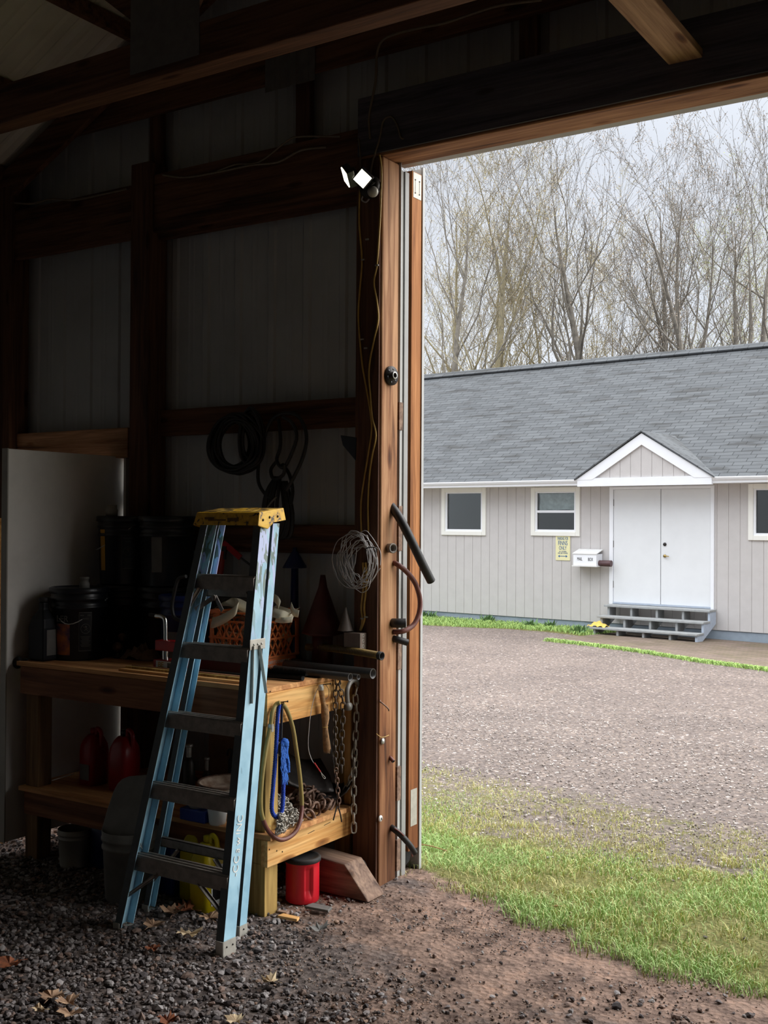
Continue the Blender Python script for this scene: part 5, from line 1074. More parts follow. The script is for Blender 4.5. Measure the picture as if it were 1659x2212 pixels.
# ================================================================== THINGS HANGING FROM THE BENCH END
XH=-3.0
h=lambda px,py,x=XH: P(px,py,x=x)
def rod(name,pts,r,mat,label,cat,n=10,k=6,closed=False,group=None,sm=True):
    pts=smooth(pts,k,closed) if sm else [np.array(p,float) for p in pts]
    o=MB().tube(pts,r,n,closed=closed).build(name,MT[mat],origin=pts[0]); return tag(o,label,cat,group)
oh=empty('air_hose_loop',h(603,1518),'olive and brown hose loop hanging from the near corner of the bench end','hose')
L1=[h(605,1518,-2.985),h(596,1522),h(588,1540),h(584,1570),h(574,1620),h(566,1680),h(563,1740),h(570,1775),h(584,1800),h(606,1814,-2.985),h(630,1805,-2.98),h(646,1782,-2.98),h(652,1740),h(648,1680),h(640,1620),h(632,1570),h(620,1535),h(610,1520)]
pts=smooth(L1,6); n0=int(len(pts)*.40); n1=int(len(pts)*.70)
MB().tube(pts[:n0+1],.0095,12).build('olive_hose',MT['olivehose'],parent=oh); MB().tube(pts[n0:n1+1],.0097,12).build('brown_hose',MT['brownhose'],parent=oh); MB().tube(pts[n1:],.0095,12).build('olive_hose',MT['olivehose'],parent=oh)
c=h(585,1572); MB().tube([c+V(0,0,.016),c-V(0,0,.016)],.0125,14).tube([c+V(0,0,.006),c-V(0,0,.004)],.0135,14).build('ferrule',MT['steel'],parent=oh)
def rope(name,pts,r,mat,label,cat,strands=3,pitch=.03,parent=None):
    pts=smooth(pts,26); u=None; ph=0; outs=[[] for _ in range(strands)]
    for i,p in enumerate(pts):
        t=nrm(pts[min(i+1,len(pts)-1)]-pts[max(i-1,0)])
        if u is None: u=nrm(np.cross(t,(1,0,.1)))
        u=nrm(u-t*np.dot(u,t)); w=np.cross(t,u)
        if i: ph+=np.linalg.norm(p-pts[i-1])/pitch*2*math.pi
        for k in range(strands): a=ph+2*math.pi*k/strands; outs[k].append(p+r*.5*(math.cos(a)*u+math.sin(a)*w))
    mb=MB()
    for o in outs: mb.tube(o,r*.56,6)
    if parent: return mb.build(name,MT[mat],parent=parent,recalc=False)
    return tag(mb.build(name,MT[mat],origin=pts[0],recalc=False),label,cat)
rope('blue_rope',[h(603,1522,-2.995),h(600,1545),h(597,1600),h(594,1650),h(590,1700),h(587,1745),h(592,1762),h(600,1764),h(608,1755),h(611,1730),h(612,1690),h(611,1650)],.0095,'rope','blue twisted rope hanging in a long loop inside the olive hose loop','rope')
rg=MB(); R=random.Random(12)
for i in range(340):
    t=R.random(); a=h(611+R.uniform(-3,3)*(1+t),1600+t*62,-2.985+R.uniform(-.012,.012)); 
    b_=h(606+14*R.random()+t*4,1610+t*75+R.uniform(0,12),-2.985+R.uniform(-.02,.02)); s_=V(0,.0022,0); rg.add([a-s_,a+s_,b_+s_*.4,b_-s_*.4],[(0,1,2,3)])
rt_=empty('rope_tassel',h(613,1600,-2.985),'frayed bright blue rope end hanging beside the blue rope loop','rope'); rg.build('frayed_fibres',MT['rag'],parent=rt_,recalc=False)
rope('knotted_rope',[h(613,1598,-2.985),h(620,1604,-2.985),h(618,1625,-2.985),h(622,1650,-2.985),h(622,1668,-2.985)],.009,'rag','','',parent=rt_); MB().lathe([(0,0),(.016,.006),(.019,.02),(.014,.034),(0,.038)],h(615,1614,-2.985),(0,0,1),14).build('knot',MT['rag'],parent=rt_)
hk=empty('bungee_hook',h(609,1530),'black strap with a wire hook hanging beside the blue rope','hook'); MB().tube(smooth([h(609,1520),h(608,1560),h(607,1598)],5),.006,8).build('strap',MT['black'],parent=hk); MB().tube(smooth([h(604,1603),h(600,1612),h(602,1630),h(609,1632),h(612,1620)],6),.0022,6).build('wire_hook',MT['steel'],parent=hk)
# whisk broom
wb=empty('whisk_brush',h(697,1480),'straw bundle brush with a metal capped handle hanging in the middle of the bench end','brush')
def sprofile(px,ys,rs,x=XH+.03): return [h(px+dx,y,x) for dx,y in ys],rs
pts=[h(693,1488,-2.985),h(696,1505,-2.985),h(698,1518,-2.985),h(702,1535,-2.985),h(703,1552,-2.985),h(702,1570,-2.985),h(704,1595,-2.985),h(706,1618,-2.985)]
MB().tube(pts[:3],[.013,.0125,.011],14).build('handle',MT['straw'],parent=wb); MB().lathe([(.0,.012),(.010,.010),(.0135,.0),(.0135,-.014)],pts[0]+V(0,0,.008),(0,0,1),14).build('metal_cap',MT['alu'],parent=wb)
MB().tube(pts[2:],[.011,.019,.018,.012,.015,.017],14).build('straw_core',MT['straw'],parent=wb)
mb=MB(); R=random.Random(4)
for i in range(320):
    a=R.uniform(0,6.28); r=.016; p0=pts[3]+V(math.cos(a)*r,math.sin(a)*r,R.uniform(0,.03)); p1=pts[5]+V(math.cos(a)*.012,math.sin(a)*.012,0); p2=pts[7]+V(math.cos(a)*R.uniform(.004,.02),math.sin(a)*R.uniform(.004,.02),R.uniform(-.02,.01)); s_=V(-math.sin(a),math.cos(a),0)*.0011
    mb.add([p0-s_,p0+s_,p1+s_,p1-s_,p2+s_*.4,p2-s_*.4],[(0,1,2,3),(3,2,4,5)])
mb.build('straws',MT['straw'],parent=wb,recalc=False); MB().tube([pts[5]+V(math.cos(t)*.0135,math.sin(t)*.0135,0) for t in np.linspace(0,6.28,14)],.0016,5).build('binding',MT['cord'],parent=wb)
rod('hanging_loop',[h(697,1482,-2.99),h(702,1478,-2.99),h(710,1490,-2.99),h(709,1505,-2.99),h(700,1512,-2.98)],.0012,'iron','thin wire loop holding the straw brush to its nail','wire',5)
tw=empty('test_lead',h(694,1480),'thin grey wire with a red sleeve and clip curving down beside the straw brush','wire')
MB().tube(smooth([h(697,1478),h(684,1492),h(673,1530),h(667,1580),h(666,1615),h(672,1638),h(679,1650,-2.97)],6),.0016,6).build('lead',MT['wire'],parent=tw); MB().tube([h(679,1648,-2.97),h(692,1667,-2.965)],.0032,8).build('red_sleeve',MT['red'],parent=tw); MB().tube(smooth([h(692,1667,-2.965),h(696,1672,-2.965),h(703,1680,-2.965),h(699,1681,-2.965),h(694,1671,-2.965)],4),.0014,5).build('ring_end',MT['steel'],parent=tw)
rod('cord_strand',[h(707,1580),h(716,1620),h(722,1660),h(727,1700,-2.98),h(728,1740,-2.975)],.0016,'blackr','thin black cord hanging from the straw brush down to the shelf edge','cord',5)
# chains
def link(mb,c,d,n,L_,w,r,seg=12,m=5):
    d=nrm(d); n=nrm(n-d*np.dot(n,d)); s=np.cross(d,n); pts=[]
    hl_=L_/2-w/2
    for k in range(seg):
        a=2*math.pi*k/seg; x=math.cos(a)*w/2; y=math.sin(a)*w/2+(hl_ if math.sin(a)>0.01 else -hl_ if math.sin(a)<-.01 else 0)
        pts.append(c+s*x+d*y)
    mb.tube(pts,r,m,closed=True)
def chain(name,pts,L_,w,r,mat,label,k=10,parent=None,twist=0):
    pts=smooth(pts,k); ds=[0]
    for i in range(1,len(pts)): ds.append(ds[-1]+np.linalg.norm(pts[i]-pts[i-1]))
    pitch=L_-2*r*1.05; n=max(1,int(ds[-1]/pitch)); mb=MB(); A=np.array(pts)
    for i in range(n+1):
        s=i*pitch; c=V(*[np.interp(s,ds,A[:,j]) for j in range(3)]); a=V(*[np.interp(max(0,s-.01),ds,A[:,j]) for j in range(3)]); b=V(*[np.interp(s+.01,ds,A[:,j]) for j in range(3)])
        ang=(math.pi/4 if i%2 else -math.pi/4)+twist; link(mb,c,b-a,V(math.cos(ang),math.sin(ang),.01),L_,w,r)
    if parent: return mb.build(name,MT[mat],parent=parent,recalc=False)
    return tag(mb.build(name,MT[mat],origin=pts[0],recalc=False),label,'chain')
chain('hanging_chain',[h(729,1472),h(725,1500),h(724,1560),h(724,1620),h(726,1660)],.036,.020,.0035,'chaind','dark chain with close links hanging left of the pair behind the straw brush')
chain('hanging_chain',[h(730,1472,-2.985),h(738,1500,-2.985),h(741,1530,-2.985),h(738,1600,-2.985),h(738,1670,-2.985)],.040,.022,.0036,'chaind','dark chain of longer links hanging just left of the grey shackle')
chain('hanging_chain',[h(775,1475,-2.985),h(768,1500,-2.98),h(770,1540,-2.98),h(768,1590,-2.98),h(765,1640,-2.98),h(764,1700,-2.975),h(764,1760,-2.972),h(764,1805,-2.97)],.052,.024,.0042,'chain','bright steel chain hanging lowest in front of the shelf edge')
chain('hanging_chain',[h(776,1475,-2.995),h(779,1500,-2.995),h(775,1560,-2.995),h(770,1600,-2.99),h(768,1650,-2.985),h(758,1680,-3.0),h(745,1708,-3.03)],.040,.020,.0036,'chain','second bright chain beside the lowest one, its end curling onto the shelf')
chain('hanging_chain',[h(726,1665,-2.975),h(729,1700,-2.975),h(732,1735,-2.97),h(730,1750,-2.97)],.030,.017,.003,'rust','short rusty chain end hanging over the shelf edge right of the big links')
rod('wire_tail',[h(728,1742,-2.967),h(723,1760,-2.967),h(720,1772,-2.97)],.0035,'blackr','left of two short black tails hanging over the shelf edge','cord',6); rod('wire_tail',[h(730,1742,-2.967),h(735,1758,-2.967),h(738,1775,-2.97)],.0035,'blackr','right of two short black tails hanging over the shelf edge','cord',6)
sh=empty('shackle',h(757,1475),'big grey steel shackle hanging between the dark and bright chains','shackle')
MB().tube(smooth([h(752,1525,-2.975),h(750,1510,-2.975),h(750,1490,-2.975),h(758,1473,-2.98),h(768,1470,-2.98),h(775,1485,-2.985),h(776,1505,-2.985),h(778,1520,-2.985)],6),[.012]*2+[.0115]*39+[.012]*2,12).build('bow',MT['shack'],parent=sh)
MB().lathe([(0,-.016),(.018,-.013),(.021,0),(.018,.013),(0,.016)],h(752,1526,-2.972),(1,.0,0),16).lathe([(0,-.016),(.016,-.013),(.018,0),(.016,.013),(0,.016)],h(780,1520,-2.98),(1,0,0),16).build('eyes',MT['shack'],parent=sh)
for k,(px,py,lb) in enumerate(((604,1517,'nail holding the olive hose loop'),(697,1479,'nail holding the straw brush'),(729,1469,'nail holding the two dark chains'),(777,1471,'nail holding the two bright chains'))):
    a=h(px,py,BX1+.035); o=MB().tube([a,a+V(.045,0,.008)],.0025,6).lathe([(0,0),(.005,0),(0,.002)],a+V(.045,0,.008),(1,0,.1),8).build('hook_nail',MT['iron'],origin=a); tag(o,'bent '+lb,'nail')
# ---- on the shelf behind the hanging things
pile=empty('chain_pile',(-3.12,3.93,SH),'heap of small bright chain spilling over the shelf edge inside the hose loop','chain'); mb=MB(); R=random.Random(21)
for i in range(420):
    u=R.random()**.7; a=R.uniform(0,6.28); x=-3.10+math.cos(a)*u*.105; y=3.94+math.sin(a)*u*.115; top=.125*(1-u**1.6); z=SH+.006+top*R.random()**.35
    if x>-2.975: x=-2.975-R.random()*.02
    link(mb,V(x,y,z),V(R.gauss(0,1),R.gauss(0,1),R.gauss(0,.8)),V(R.gauss(0,1),R.gauss(0,1),R.gauss(0,1)),.030,.017,.0028,8,4)
for i in range(70): 
    t=R.random(); c=h(600+10*R.random()+6*(1-t),1762+t*36,-2.985+.014*R.random()); link(mb,c,V(R.gauss(0,.6),R.gauss(0,1),R.gauss(0,1)),V(R.gauss(0,1),R.gauss(0,1),R.gauss(0,1)),.030,.017,.0028,8,4)
mb.build('chain_links',MT['chain'],parent=pile,recalc=False)
pile=empty('heavy_chain',(-3.12,4.18,SH),'heap of thick rusty chain links on the shelf beside the small bright chain','chain'); mb=MB()
for i in range(62):
    u=R.random()**.6; a=R.uniform(0,6.28); x=min(-3.0,-3.12+math.cos(a)*u*.11); y=4.17+math.sin(a)*u*.15; z=SH+.012+.085*(1-u**1.7)*R.random()**.4
    link(mb,V(x,y,z),V(R.gauss(0,1),R.gauss(0,1),R.gauss(0,.55)),V(R.gauss(0,1),R.gauss(0,.8),R.gauss(0,.9)),.078,.046,.0066,14,7)
mb.build('chain_links',MT['rust'],parent=pile,recalc=False)
def plate(c,ax,ay,t,label,mat='iron'):
    c=V(*c); ax=V(*ax); ay=V(*ay); n=nrm(np.cross(ax,ay)); vs=[];k=9
    for i in range(k):
        for j in range(k): u=i/(k-1)*2-1; v=j/(k-1)*2-1; vs.append(c+ax*u*(1-.25*max(0,v))+ay*v+n*.03*(u*u))
    o=MB().add(vs,[(i*k+j,(i+1)*k+j,(i+1)*k+j+1,i*k+j+1) for i in range(k-1) for j in range(k-1)],0,True).build('curved_plate',MT[mat],origin=c,recalc=False); o.modifiers.new('t','SOLIDIFY').thickness=t; tag(o,label,'metal plate')
plate((-3.20,4.28,SH+.145),(.07,.09,-.03),(-.06,.05,.06),.005,'dark curved metal plate tilted above the heavy chain, lower one'); plate((-3.28,4.22,SH+.20),(.05,-.03,.05),(-.05,.07,.03),.005,'dark curved metal plate leaning behind the lower plate'); plate((-3.06,4.36,SH+.07),(.05,.05,.02),(-.03,.07,.02),.005,'dark curved plate lying flat by the rear bench leg')
# white cups, basin, blue tray, jacks, cardboard
for px,py,r,h_,lb in ((460,1783,.048,.095,'white plastic cup under the rusty rimmed basin, left of two by the shelf edge'),(500,1772,.045,.10,'white cup half hidden by the ladder rail under the basin')):
    p=P(px,py,z=SH); tag(MB().lathe([(0,0),(r*.72,0),(r*.78,.006),(r,h_),(r-.002,h_),(r*.75,.008),(0,.008)],(p[0],p[1]+.03,SH),(0,0,1),28).build('plastic_cup',MT['white'],origin=(p[0],p[1]+.03,SH)),lb,'cup')
p=P(496,1690,z=.50); bs=empty('basin',(p[0],p[1],.455),'wide shallow basin with a rusty brown rim on the lower shelf','basin'); MB().lathe([(0,.005),(.10,.005),(.135,.03),(.148,.045),(.150,.05),(.140,.047),(.125,.032),(.095,.012),(0,.012)],(p[0],p[1],.456),(0,0,1),40).build('bowl',pm('rusty_enamel',S(196,180,162),.5,0,.5,14,.15,c2=S(112,74,52)),parent=bs); MB().lathe([(.146,.044),(.152,.047),(.152,.052),(.146,.052),(.139,.048)],(p[0],p[1],.456),(0,0,1),40).build('rusty_rim',MT['rust'],parent=bs); MB().lathe([(0,0),(.07,0),(.075,.09),(0,.09)],(p[0],p[1]+.02,SH),(0,0,1),20).build('base',MT['dingy'],parent=bs)
p=P(412,1775,z=SH); tag(MB().box((p[0]-.07,p[1],SH),(p[0]+.08,p[1]+.12,SH+.055)).build('plastic_tray',MT['blue'],origin=(p[0],p[1]+.06,SH),bevel=.006),'small blue plastic tray beside the white cups on the shelf','tray')
tag(MB().lathe([(0,.0),(.05,0),(.058,.07),(0,.07)],(p[0],p[1]+.06,SH+.056),(0,0,1),24).build('white_tub',MT['dingy'],origin=(p[0],p[1]+.06,SH+.056)),'dingy white tub sitting in the blue tray','tub')
p=P(478,1650,y=4.42); tag(MB().box((p[0]-.07,4.40,SH),(p[0]+.10,4.42,SH+.38)).build('cardboard_sheet',MT['brownpaper'],origin=(p[0],4.41,SH),bevel=.002),'brown cardboard sheet standing at the back of the lower shelf','cardboard')
for px,y,zt,r,lb in ((408,4.12,.60,.032,'dark bottle jack on the shelf behind the left ladder rails'),(447,4.22,.52,.022,'short dark bottle jack with a silver ram beside the rusty basin')):
    p=P(px,1640,y=y); c=(p[0],y,SH); j=empty('bottle_jack',c,lb,'bottle jack'); MB().box((p[0]-r*1.4,y-r*1.4,SH),(p[0]+r*1.4,y+r*1.4,SH+.02)).lathe([(r,.02),(r,zt-SH-.08),(r*.7,zt-SH-.06),(r*.45,zt-SH-.05)],c,(0,0,1),18).build('body',MT['iron'],parent=j); MB().tube([(p[0],y,zt-.07),(p[0],y,zt+.0)],r*.42,12).build('ram',MT['steel'],parent=j); MB().lathe([(0,0),(r*.6,0),(r*.6,.012),(0,.014)],(p[0],y,zt),(0,0,1),12).build('saddle',MT['steel'],parent=j)
p=P(398,1685,z=SH); crumple('wood_shavings',(p[0],p[1],SH),.14,.12,.05,'grey',8,'small heap of pale scraps on the shelf left of the rusty basin','scraps')
tag(MB().tube(smooth([P(498,1640,y=4.3),P(500,1622,y=4.3),P(493,1620,y=4.3),P(491,1632,y=4.3)],5),.006,8).tube([P(499,1640,y=4.3),P(500,1685,y=4.3)],.016,10).build('hook_tool',MT['black'],origin=P(500,1685,y=4.3)),'black hooked tool standing beside the ladder rail on the shelf','tool')
# red jugs on the shelf at the left
def jug(name,c,w,d,hh,mat,label,cat='jug',rz_=0,capm=None,handle=True,neck=.02,cap_at=0,lab=None):
    e=empty(name,c,label,cat); x,y,z=c; R_=lambda a,b:(x+a*math.cos(rz_)-b*math.sin(rz_),y+a*math.sin(rz_)+b*math.cos(rz_))
    lv=[(0,.46,.46),(.01,.5,.5),(.62,.5,.5),(.74,.46,.47),(.86,.33,.36),(.93,.20,.22)]; n=20; vs=[];
    for f,a,b in lv:
        for k in range(n):
            t=2*math.pi*k/n; cx_=abs(math.cos(t))**.45*math.copysign(1,math.cos(t)); sy_=abs(math.sin(t))**.45*math.copysign(1,math.sin(t)); X,Y=R_(cx_*a*w,sy_*b*d); vs.append((X,Y,z+f*hh))
    m_=MB().add(vs,[(i*n+k,i*n+(k+1)%n,(i+1)*n+(k+1)%n,(i+1)*n+k) for i in range(len(lv)-1) for k in range(n)],0,True).add(vs[:n],[tuple(range(n))]).add(vs[-n:],[tuple(range(n))])
    m_.build('body',MT[mat],parent=e)
    X,Y=R_(cap_at*w,0); MB().lathe([(neck*.8,0),(neck*.8,.012),(neck,.013),(neck,.038),(0,.040)],(X,Y,z+hh*.90),(0,0,1),16).build('cap',MT[capm or mat],parent=e)
    if handle:
        s=-1 if cap_at>0 else 1; a=R_(s*.12*w,0); b=R_(s*.30*w,0); c_=R_(s*.42*w,0)
        MB().tube(smooth([(*a,z+hh*.90),(*R_(s*.16*w,0),z+hh*1.02),(*b,z+hh*1.03),(*R_(s*.45*w,0),z+hh*.95),(*c_,z+hh*.72)],5),.011,10).build('handle',MT[mat],parent=e)
    if lab:
        lm,lz0,lz1,side=lab; q=MB(); 
        if side=='x': A=[R_(.503*w,-.3*d),R_(.503*w,.3*d)]
        else: A=[R_(-.3*w,-.503*d),R_(.3*w,-.503*d)]
        q.prism([(*A[0],z+lz0),(*A[1],z+lz0),(*A[1],z+lz1),(*A[0],z+lz1)],(.0008,-.0008,0)); q.build('label',MT[lm],parent=e)
    return e
jug('fuel_jug',(-4.36,4.02,SH),.11,.13,.275,'redjug','dark red jug with a white paper label on the shelf, left of two red jugs',lab=('grey',.03,.11,'y'))
jug('fuel_jug',(-4.14,4.02,SH),.125,.13,.29,'redjug','plain red jug on the shelf, right of two red jugs',capm='black')
for px0,py0,px1,py1,lb in ((112,1686,160,1671,'upper thin steel rod sticking out left of the red jugs'),(68,1727,118,1714,'lower thin steel rod at the left end of the shelf')): tag(MB().tube([P(px0,py0,y=3.84),P(px1,py1,y=3.95)],.003,6).build('steel_rod',MT['steel'],origin=P(px0,py0,y=3.84)),lb,'rod')
# ---- beneath the shelf and on the floor
def gtub(c,r,hh,mat,label,name='pail'):
    e=empty(name,c,label,'pail'); 
    MB().lathe([(0,0),(r*.84,0),(r*.86,.01),(r*.95,hh*.74),(r*1.0,hh*.75),(r*1.0,hh*.78),(r*.96,hh*.79),(r*.97,hh*.86),(r*1.02,hh*.87),(r*1.02,hh*.90),(r*.98,hh*.91),(r,hh),(r*.97,hh),(r*.93,hh*.8),(r*.82,.012),(0,.012)],c,(0,0,1),36).build('body',MT[mat],parent=e); return e
p=P(250,1957,z=0); gp=gtub((p[0]-.03,p[1]+.115,0),.128,.315,'greytub','grey plastic pail with a grey panel leaning in it, left of the ladder')
c=V(p[0]-.02,p[1]+.10,.41); n=18; poly=[]
for k in range(n):
    t=2*math.pi*k/n; a=abs(math.cos(t))**.5*math.copysign(1,math.cos(t))*.115; b=abs(math.sin(t))**.5*math.copysign(1,math.sin(t))*.15; poly.append(c+V(.97,.12,.18)*a+V(.03,.38,.92)*b*1.0)
tag(MB().prism(poly,V(0,-.02,.008)).build('grey_panel',MT['greytub'],origin=c,bevel=.006),'grey rounded panel standing tilted in the grey pail','panel')
p=P(138,1876,z=0); e=gtub((p[0],p[1]+.07,0),.085,.185,'dingy','small dingy white pail under the left end of the shelf'); 
jug('water_jug',(-4.16,3.93,0),.15,.14,.26,'darkblue','dark blue plastic jug on the floor between the white and the grey pails',handle=True)
tag(MB().box((-3.68,3.76,0),(-3.56,3.98,.24)).build('storage_tote',MT['blue'],origin=(-3.62,3.87,0),bevel=.012),'dark blue plastic tote under the bench behind the ladder','tote')
jug('antifreeze_jug',(-3.475,3.83,0),.12,.14,.325,'yjug','yellow jug under the bench, left of two yellow jugs',cap_at=.0,capm='yjug'); jug('antifreeze_jug',(-3.335,3.745,0),.12,.14,.315,'yjug','yellow jug with a white and black side label, right of two yellow jugs',cap_at=.0,capm='yjug',lab=('txtw',.03,.20,'x'))
MB().prism([(-3.2735,3.71,.05),(-3.2735,3.77,.05),(-3.2735,3.77,.10),(-3.2735,3.71,.12)],(.0005,0,0)).prism([(-3.2735,3.71,.15),(-3.2735,3.78,.15),(-3.2735,3.78,.16),(-3.2735,3.71,.165)],(.0005,0,0)).build('label_marks',MT['black'],parent=[o for o in bpy.data.objects if o.name.startswith('antifreeze_jug')][-1])
# red coffee tub
p=P(643,1952,z=0); c=(p[0]-.015,p[1]+.055,0); cf=empty('coffee_tub',c,'bright red plastic coffee tub with a black lid beside the bench leg','tub'); x,y,z=c
n=48; vs=[]; H_=.195
lv=[(0,.072),(.008,.077),(.05,.077),(.06,.077),(.155,.0775),(.165,.078),(.176,.080),(.186,.080)]
fa=math.atan2(-y,-x)
def rr_(t,zz,r):
    k=0
    for cen in(fa+.42,fa-.95+3.6):
        dlt=abs((t-cen+math.pi)%(2*math.pi)-math.pi)
        if dlt<.24 and .055<zz<.158: k=.013
    return r-k
zs=[0,.006,.03,.056,.060,.09,.12,.150,.154,.166,.178,.186]
for zz in zs:
    r=.072 if zz==0 else .0765+(.003 if zz>.17 else 0)
    for k in range(96): t=2*math.pi*k/96; r2_=rr_(t,zz,r); vs.append((x+math.cos(t)*r2_,y+math.sin(t)*r2_,zz))
n=96; MB().add(vs,[(i*n+k,i*n+(k+1)%n,(i+1)*n+(k+1)%n,(i+1)*n+k) for i in range(len(zs)-1) for k in range(n)],0,True).add(vs[:n],[tuple(range(n))]).build('body',MT['redpl'],parent=cf)
MB().lathe([(.0815,.180),(.0835,.182),(.0835,.196),(.079,.201),(.070,.201),(.066,.197),(0,.197)],c,(0,0,1),40).build('lid',MT['blackr'],parent=cf)
# cut timber block
A=P(795,1950,z=0); bx1=A[0]; by=A[1]
tag(MB().prism([(bx1-.36,by,0),(bx1,by,0),(bx1-.012,by,.018),(bx1-.13,by,.15),(bx1-.36,by,.165)],(.0,.14,0)).build('timber_block',MT['driftx'],origin=(bx1-.2,by,0),bevel=.006),'thick weathered timber block with a slanted end lying beside the red tub','timber block')
p=P(780,1870,z=0.02); rod('wire_loop',[P(786,1945,y=4.36),P(792,1900,y=4.36),P(790,1868,y=4.36),P(780,1860,y=4.34),P(782,1900,y=4.37),P(779,1930,y=4.38)],.004,'iron','stiff dark wire loop standing at the foot of the doorway post','wire',6)
for px,py,w,d_,lb,mt in ((625,1983,.10,.04,'flat pale wood chip beside the bench leg','bench'),(612,1972,.05,.03,'small curled bark chip at the foot of the bench leg','driftx'),(690,1962,.12,.06,'flat pinkish stone slab under the red tub','grey')):
    p=P(px,py,z=.012); tag(MB().prism([(p[0]-w/2,p[1]-d_/2,.008),(p[0]+w/2,p[1]-d_*.3,.008),(p[0]+w*.4,p[1]+d_/2,.008),(p[0]-w*.45,p[1]+d_*.4,.008)],(0,0,.012)).build('wood_chip' if mt!='grey' else 'flat_stone',MT[mt],origin=(p[0],p[1],.01),bevel=.002),lb,'wood chip' if mt!='grey' else 'stone')
# leaves
def leaf(px,py,s,rz_,mat,label,curl=.3,z=.018):
    p=P(px,py,z=z); R=random.Random(int(px*7+py)); lob=[(0,-.55),(.22,-.36),(.55,-.50),(.55,-.22),(.95,-.10),(.72,.14),(.84,.46),(.52,.40),(.40,.66),(.20,.58),(0,.98),(-.20,.58),(-.40,.66),(-.52,.40),(-.84,.46),(-.72,.14),(-.95,-.10),(-.55,-.22),(-.55,-.50),(-.22,-.36)]
    vs=[(p[0],p[1],z+.002)]
    for a,b in lob:
        a,b=a*s,b*s; zz=z+curl*(a*a+b*b)/s*.55+R.uniform(-.006,.012)+abs(a)*.2*curl; X=a*math.cos(rz_)-b*math.sin(rz_); Y=a*math.sin(rz_)+b*math.cos(rz_); vs.append((p[0]+X,p[1]+Y,zz))
    n=len(lob); m_=MB().add(vs,[(0,1+k,1+(k+1)%n) for k in range(n)]); m_.tube([(p[0]+math.sin(rz_)*s*.55,p[1]-math.cos(rz_)*s*.55,z+.006),(p[0]+math.sin(rz_)*s*1.1,p[1]-math.cos(rz_)*s*1.1,z+.004)],.0012,5)
    o=m_.build('fallen_leaf',MT[mat],origin=(p[0],p[1],z),recalc=False); o.modifiers.new('t','SOLIDIFY').thickness=.0006; tag(o,label,'leaf',group='dry leaves on the barn floor')
for a in ((373,1975,.060,.6,'leaf','tan dry leaf curled at the foot of the yellow jugs',.9),(402,1968,.062,2.1,'leafr','russet brown leaf beside the tan one below the yellow jugs',.8),(452,1985,.055,1.2,'leaf','dusty pink brown leaf right of the russet leaf under the ladder',.5),(408,2019,.062,3.9,'leafp','pale dry maple leaf lying open between the ladder feet',.5),
    (330,2000,.055,.2,'leaf','shaded tan leaf just behind the left front ladder foot',.4),(585,2122,.042,1.8,'leafp','small cream leaf alone on the gravel in the foreground',.7),(20,2083,.065,2.8,'leafr','brown leaf at the far left edge of the gravel',.3),(112,2155,.055,.4,'leaf','tan maple leaf in the lower left leaf cluster, topmost',.4),
    (148,2168,.05,1.5,'leaf','brown curled leaf right of the topmost one in the lower left cluster',.7),(86,2186,.03,2.6,'leafp','tiny pale leaf piece left in the lower left cluster',.9),(152,2192,.05,3.6,'leaf','tan leaf lowest in the lower left cluster',.6),(690,2010,.05,.9,'grey','grey shrivelled leaf on the dirt in front of the timber block',.7),(330,2050,.035,.9,'leafr','small brown leaf in front of the left ladder foot',.4),(362,2207,.04,.5,'leafr','brown leaf at the bottom edge below the ladder',.6),(510,2208,.045,1.9,'leafp','pinkish pale leaf at the bottom edge right of the ladder',.5)): leaf(*a)
# twigs and straw stalks in the grass
for (x0,y0,x1,y1,lb) in ((905,1823,965,1838,'long dry straw stalk lying in the grass beside the sliding door'),(1178,1960,1222,1958,'short pale stick lying on the grass')):
    rod('dry_stalk',[P(x0,y0,z=.0),P((x0+x1)/2,(y0+y1)/2-2,z=.01),P(x1,y1,z=.0)],.003 if x0<1000 else .006,'straw',lb,'stick',5)
# ================================================================== ON THE DOORWAY POST AND THE WALL
YP=YF-.016
f=lambda px,py,y=YP: P(px,py,y=y)
g=lambda px,py,x=-2.858: P(px,py,x=x)
# security light
ll=empty('security_light',f(800,402),'twin head motion floodlight, lit, on the dark face of the doorway post','lamp')
c=f(802,405,YP); MB().lathe([(0,0),(.055,0),(.055,.02),(.045,.035),(0,.035)],c,(0,-1,0),24).build('base_plate',MT['iron'],parent=ll)
def head(cc,nv,s,rotd):
    nv=nrm(nv); u=nrm(np.cross(nv,(0,0,1))); w=np.cross(u,nv); a=math.radians(rotd); U=u*math.cos(a)+w*math.sin(a); W_=-u*math.sin(a)+w*math.cos(a)
    hd=MB().obox(cc-nv*.02,U*s,W_*s,nv*.018).obox(cc-nv*.045,U*s*.55,W_*s*.55,nv*.012).build('lamp_head',MT['black'],parent=ll,bevel=.004)
    MB().obox(cc+nv*.0,U*s*.84,W_*s*.84,nv*.002).build('lit_panel',MT['led'],parent=hd)
    return hd
c1=f(783,386,YP-.16); c2=f(746,383,YP-.17)
vcam=lambda c: nrm(CC-c)
head(c1,vcam(c1)+V(-.15,-.1,-.15),.036,45); head(c2,nrm(V(-.90,-.22,-.25))*1.0+vcam(c2)*.42,.042,45)
MB().tube([c+V(0,-.03,0),c1+V(.03,.05,-.005),c1-nrm(vcam(c1))*.05],.009,8).tube([c+V(0,-.03,.01),f(775,400,YP-.10),c2+V(.05,.03,-.0)],.009,8).build('arms',MT['iron'],parent=ll)
MB().lathe([(0,0),(.022,0),(.026,.05),(.018,.062),(0,.062)],f(806,415,YP-.03),(.5,-.8,-.25),16).build('sensor',MT['alu'],parent=ll)
def cable(pts,r,mat,label,n=6,nm='cable',group='cables along the barn timbers'): return rod(nm,pts,r,mat,label,'cable',n,6,group=group)
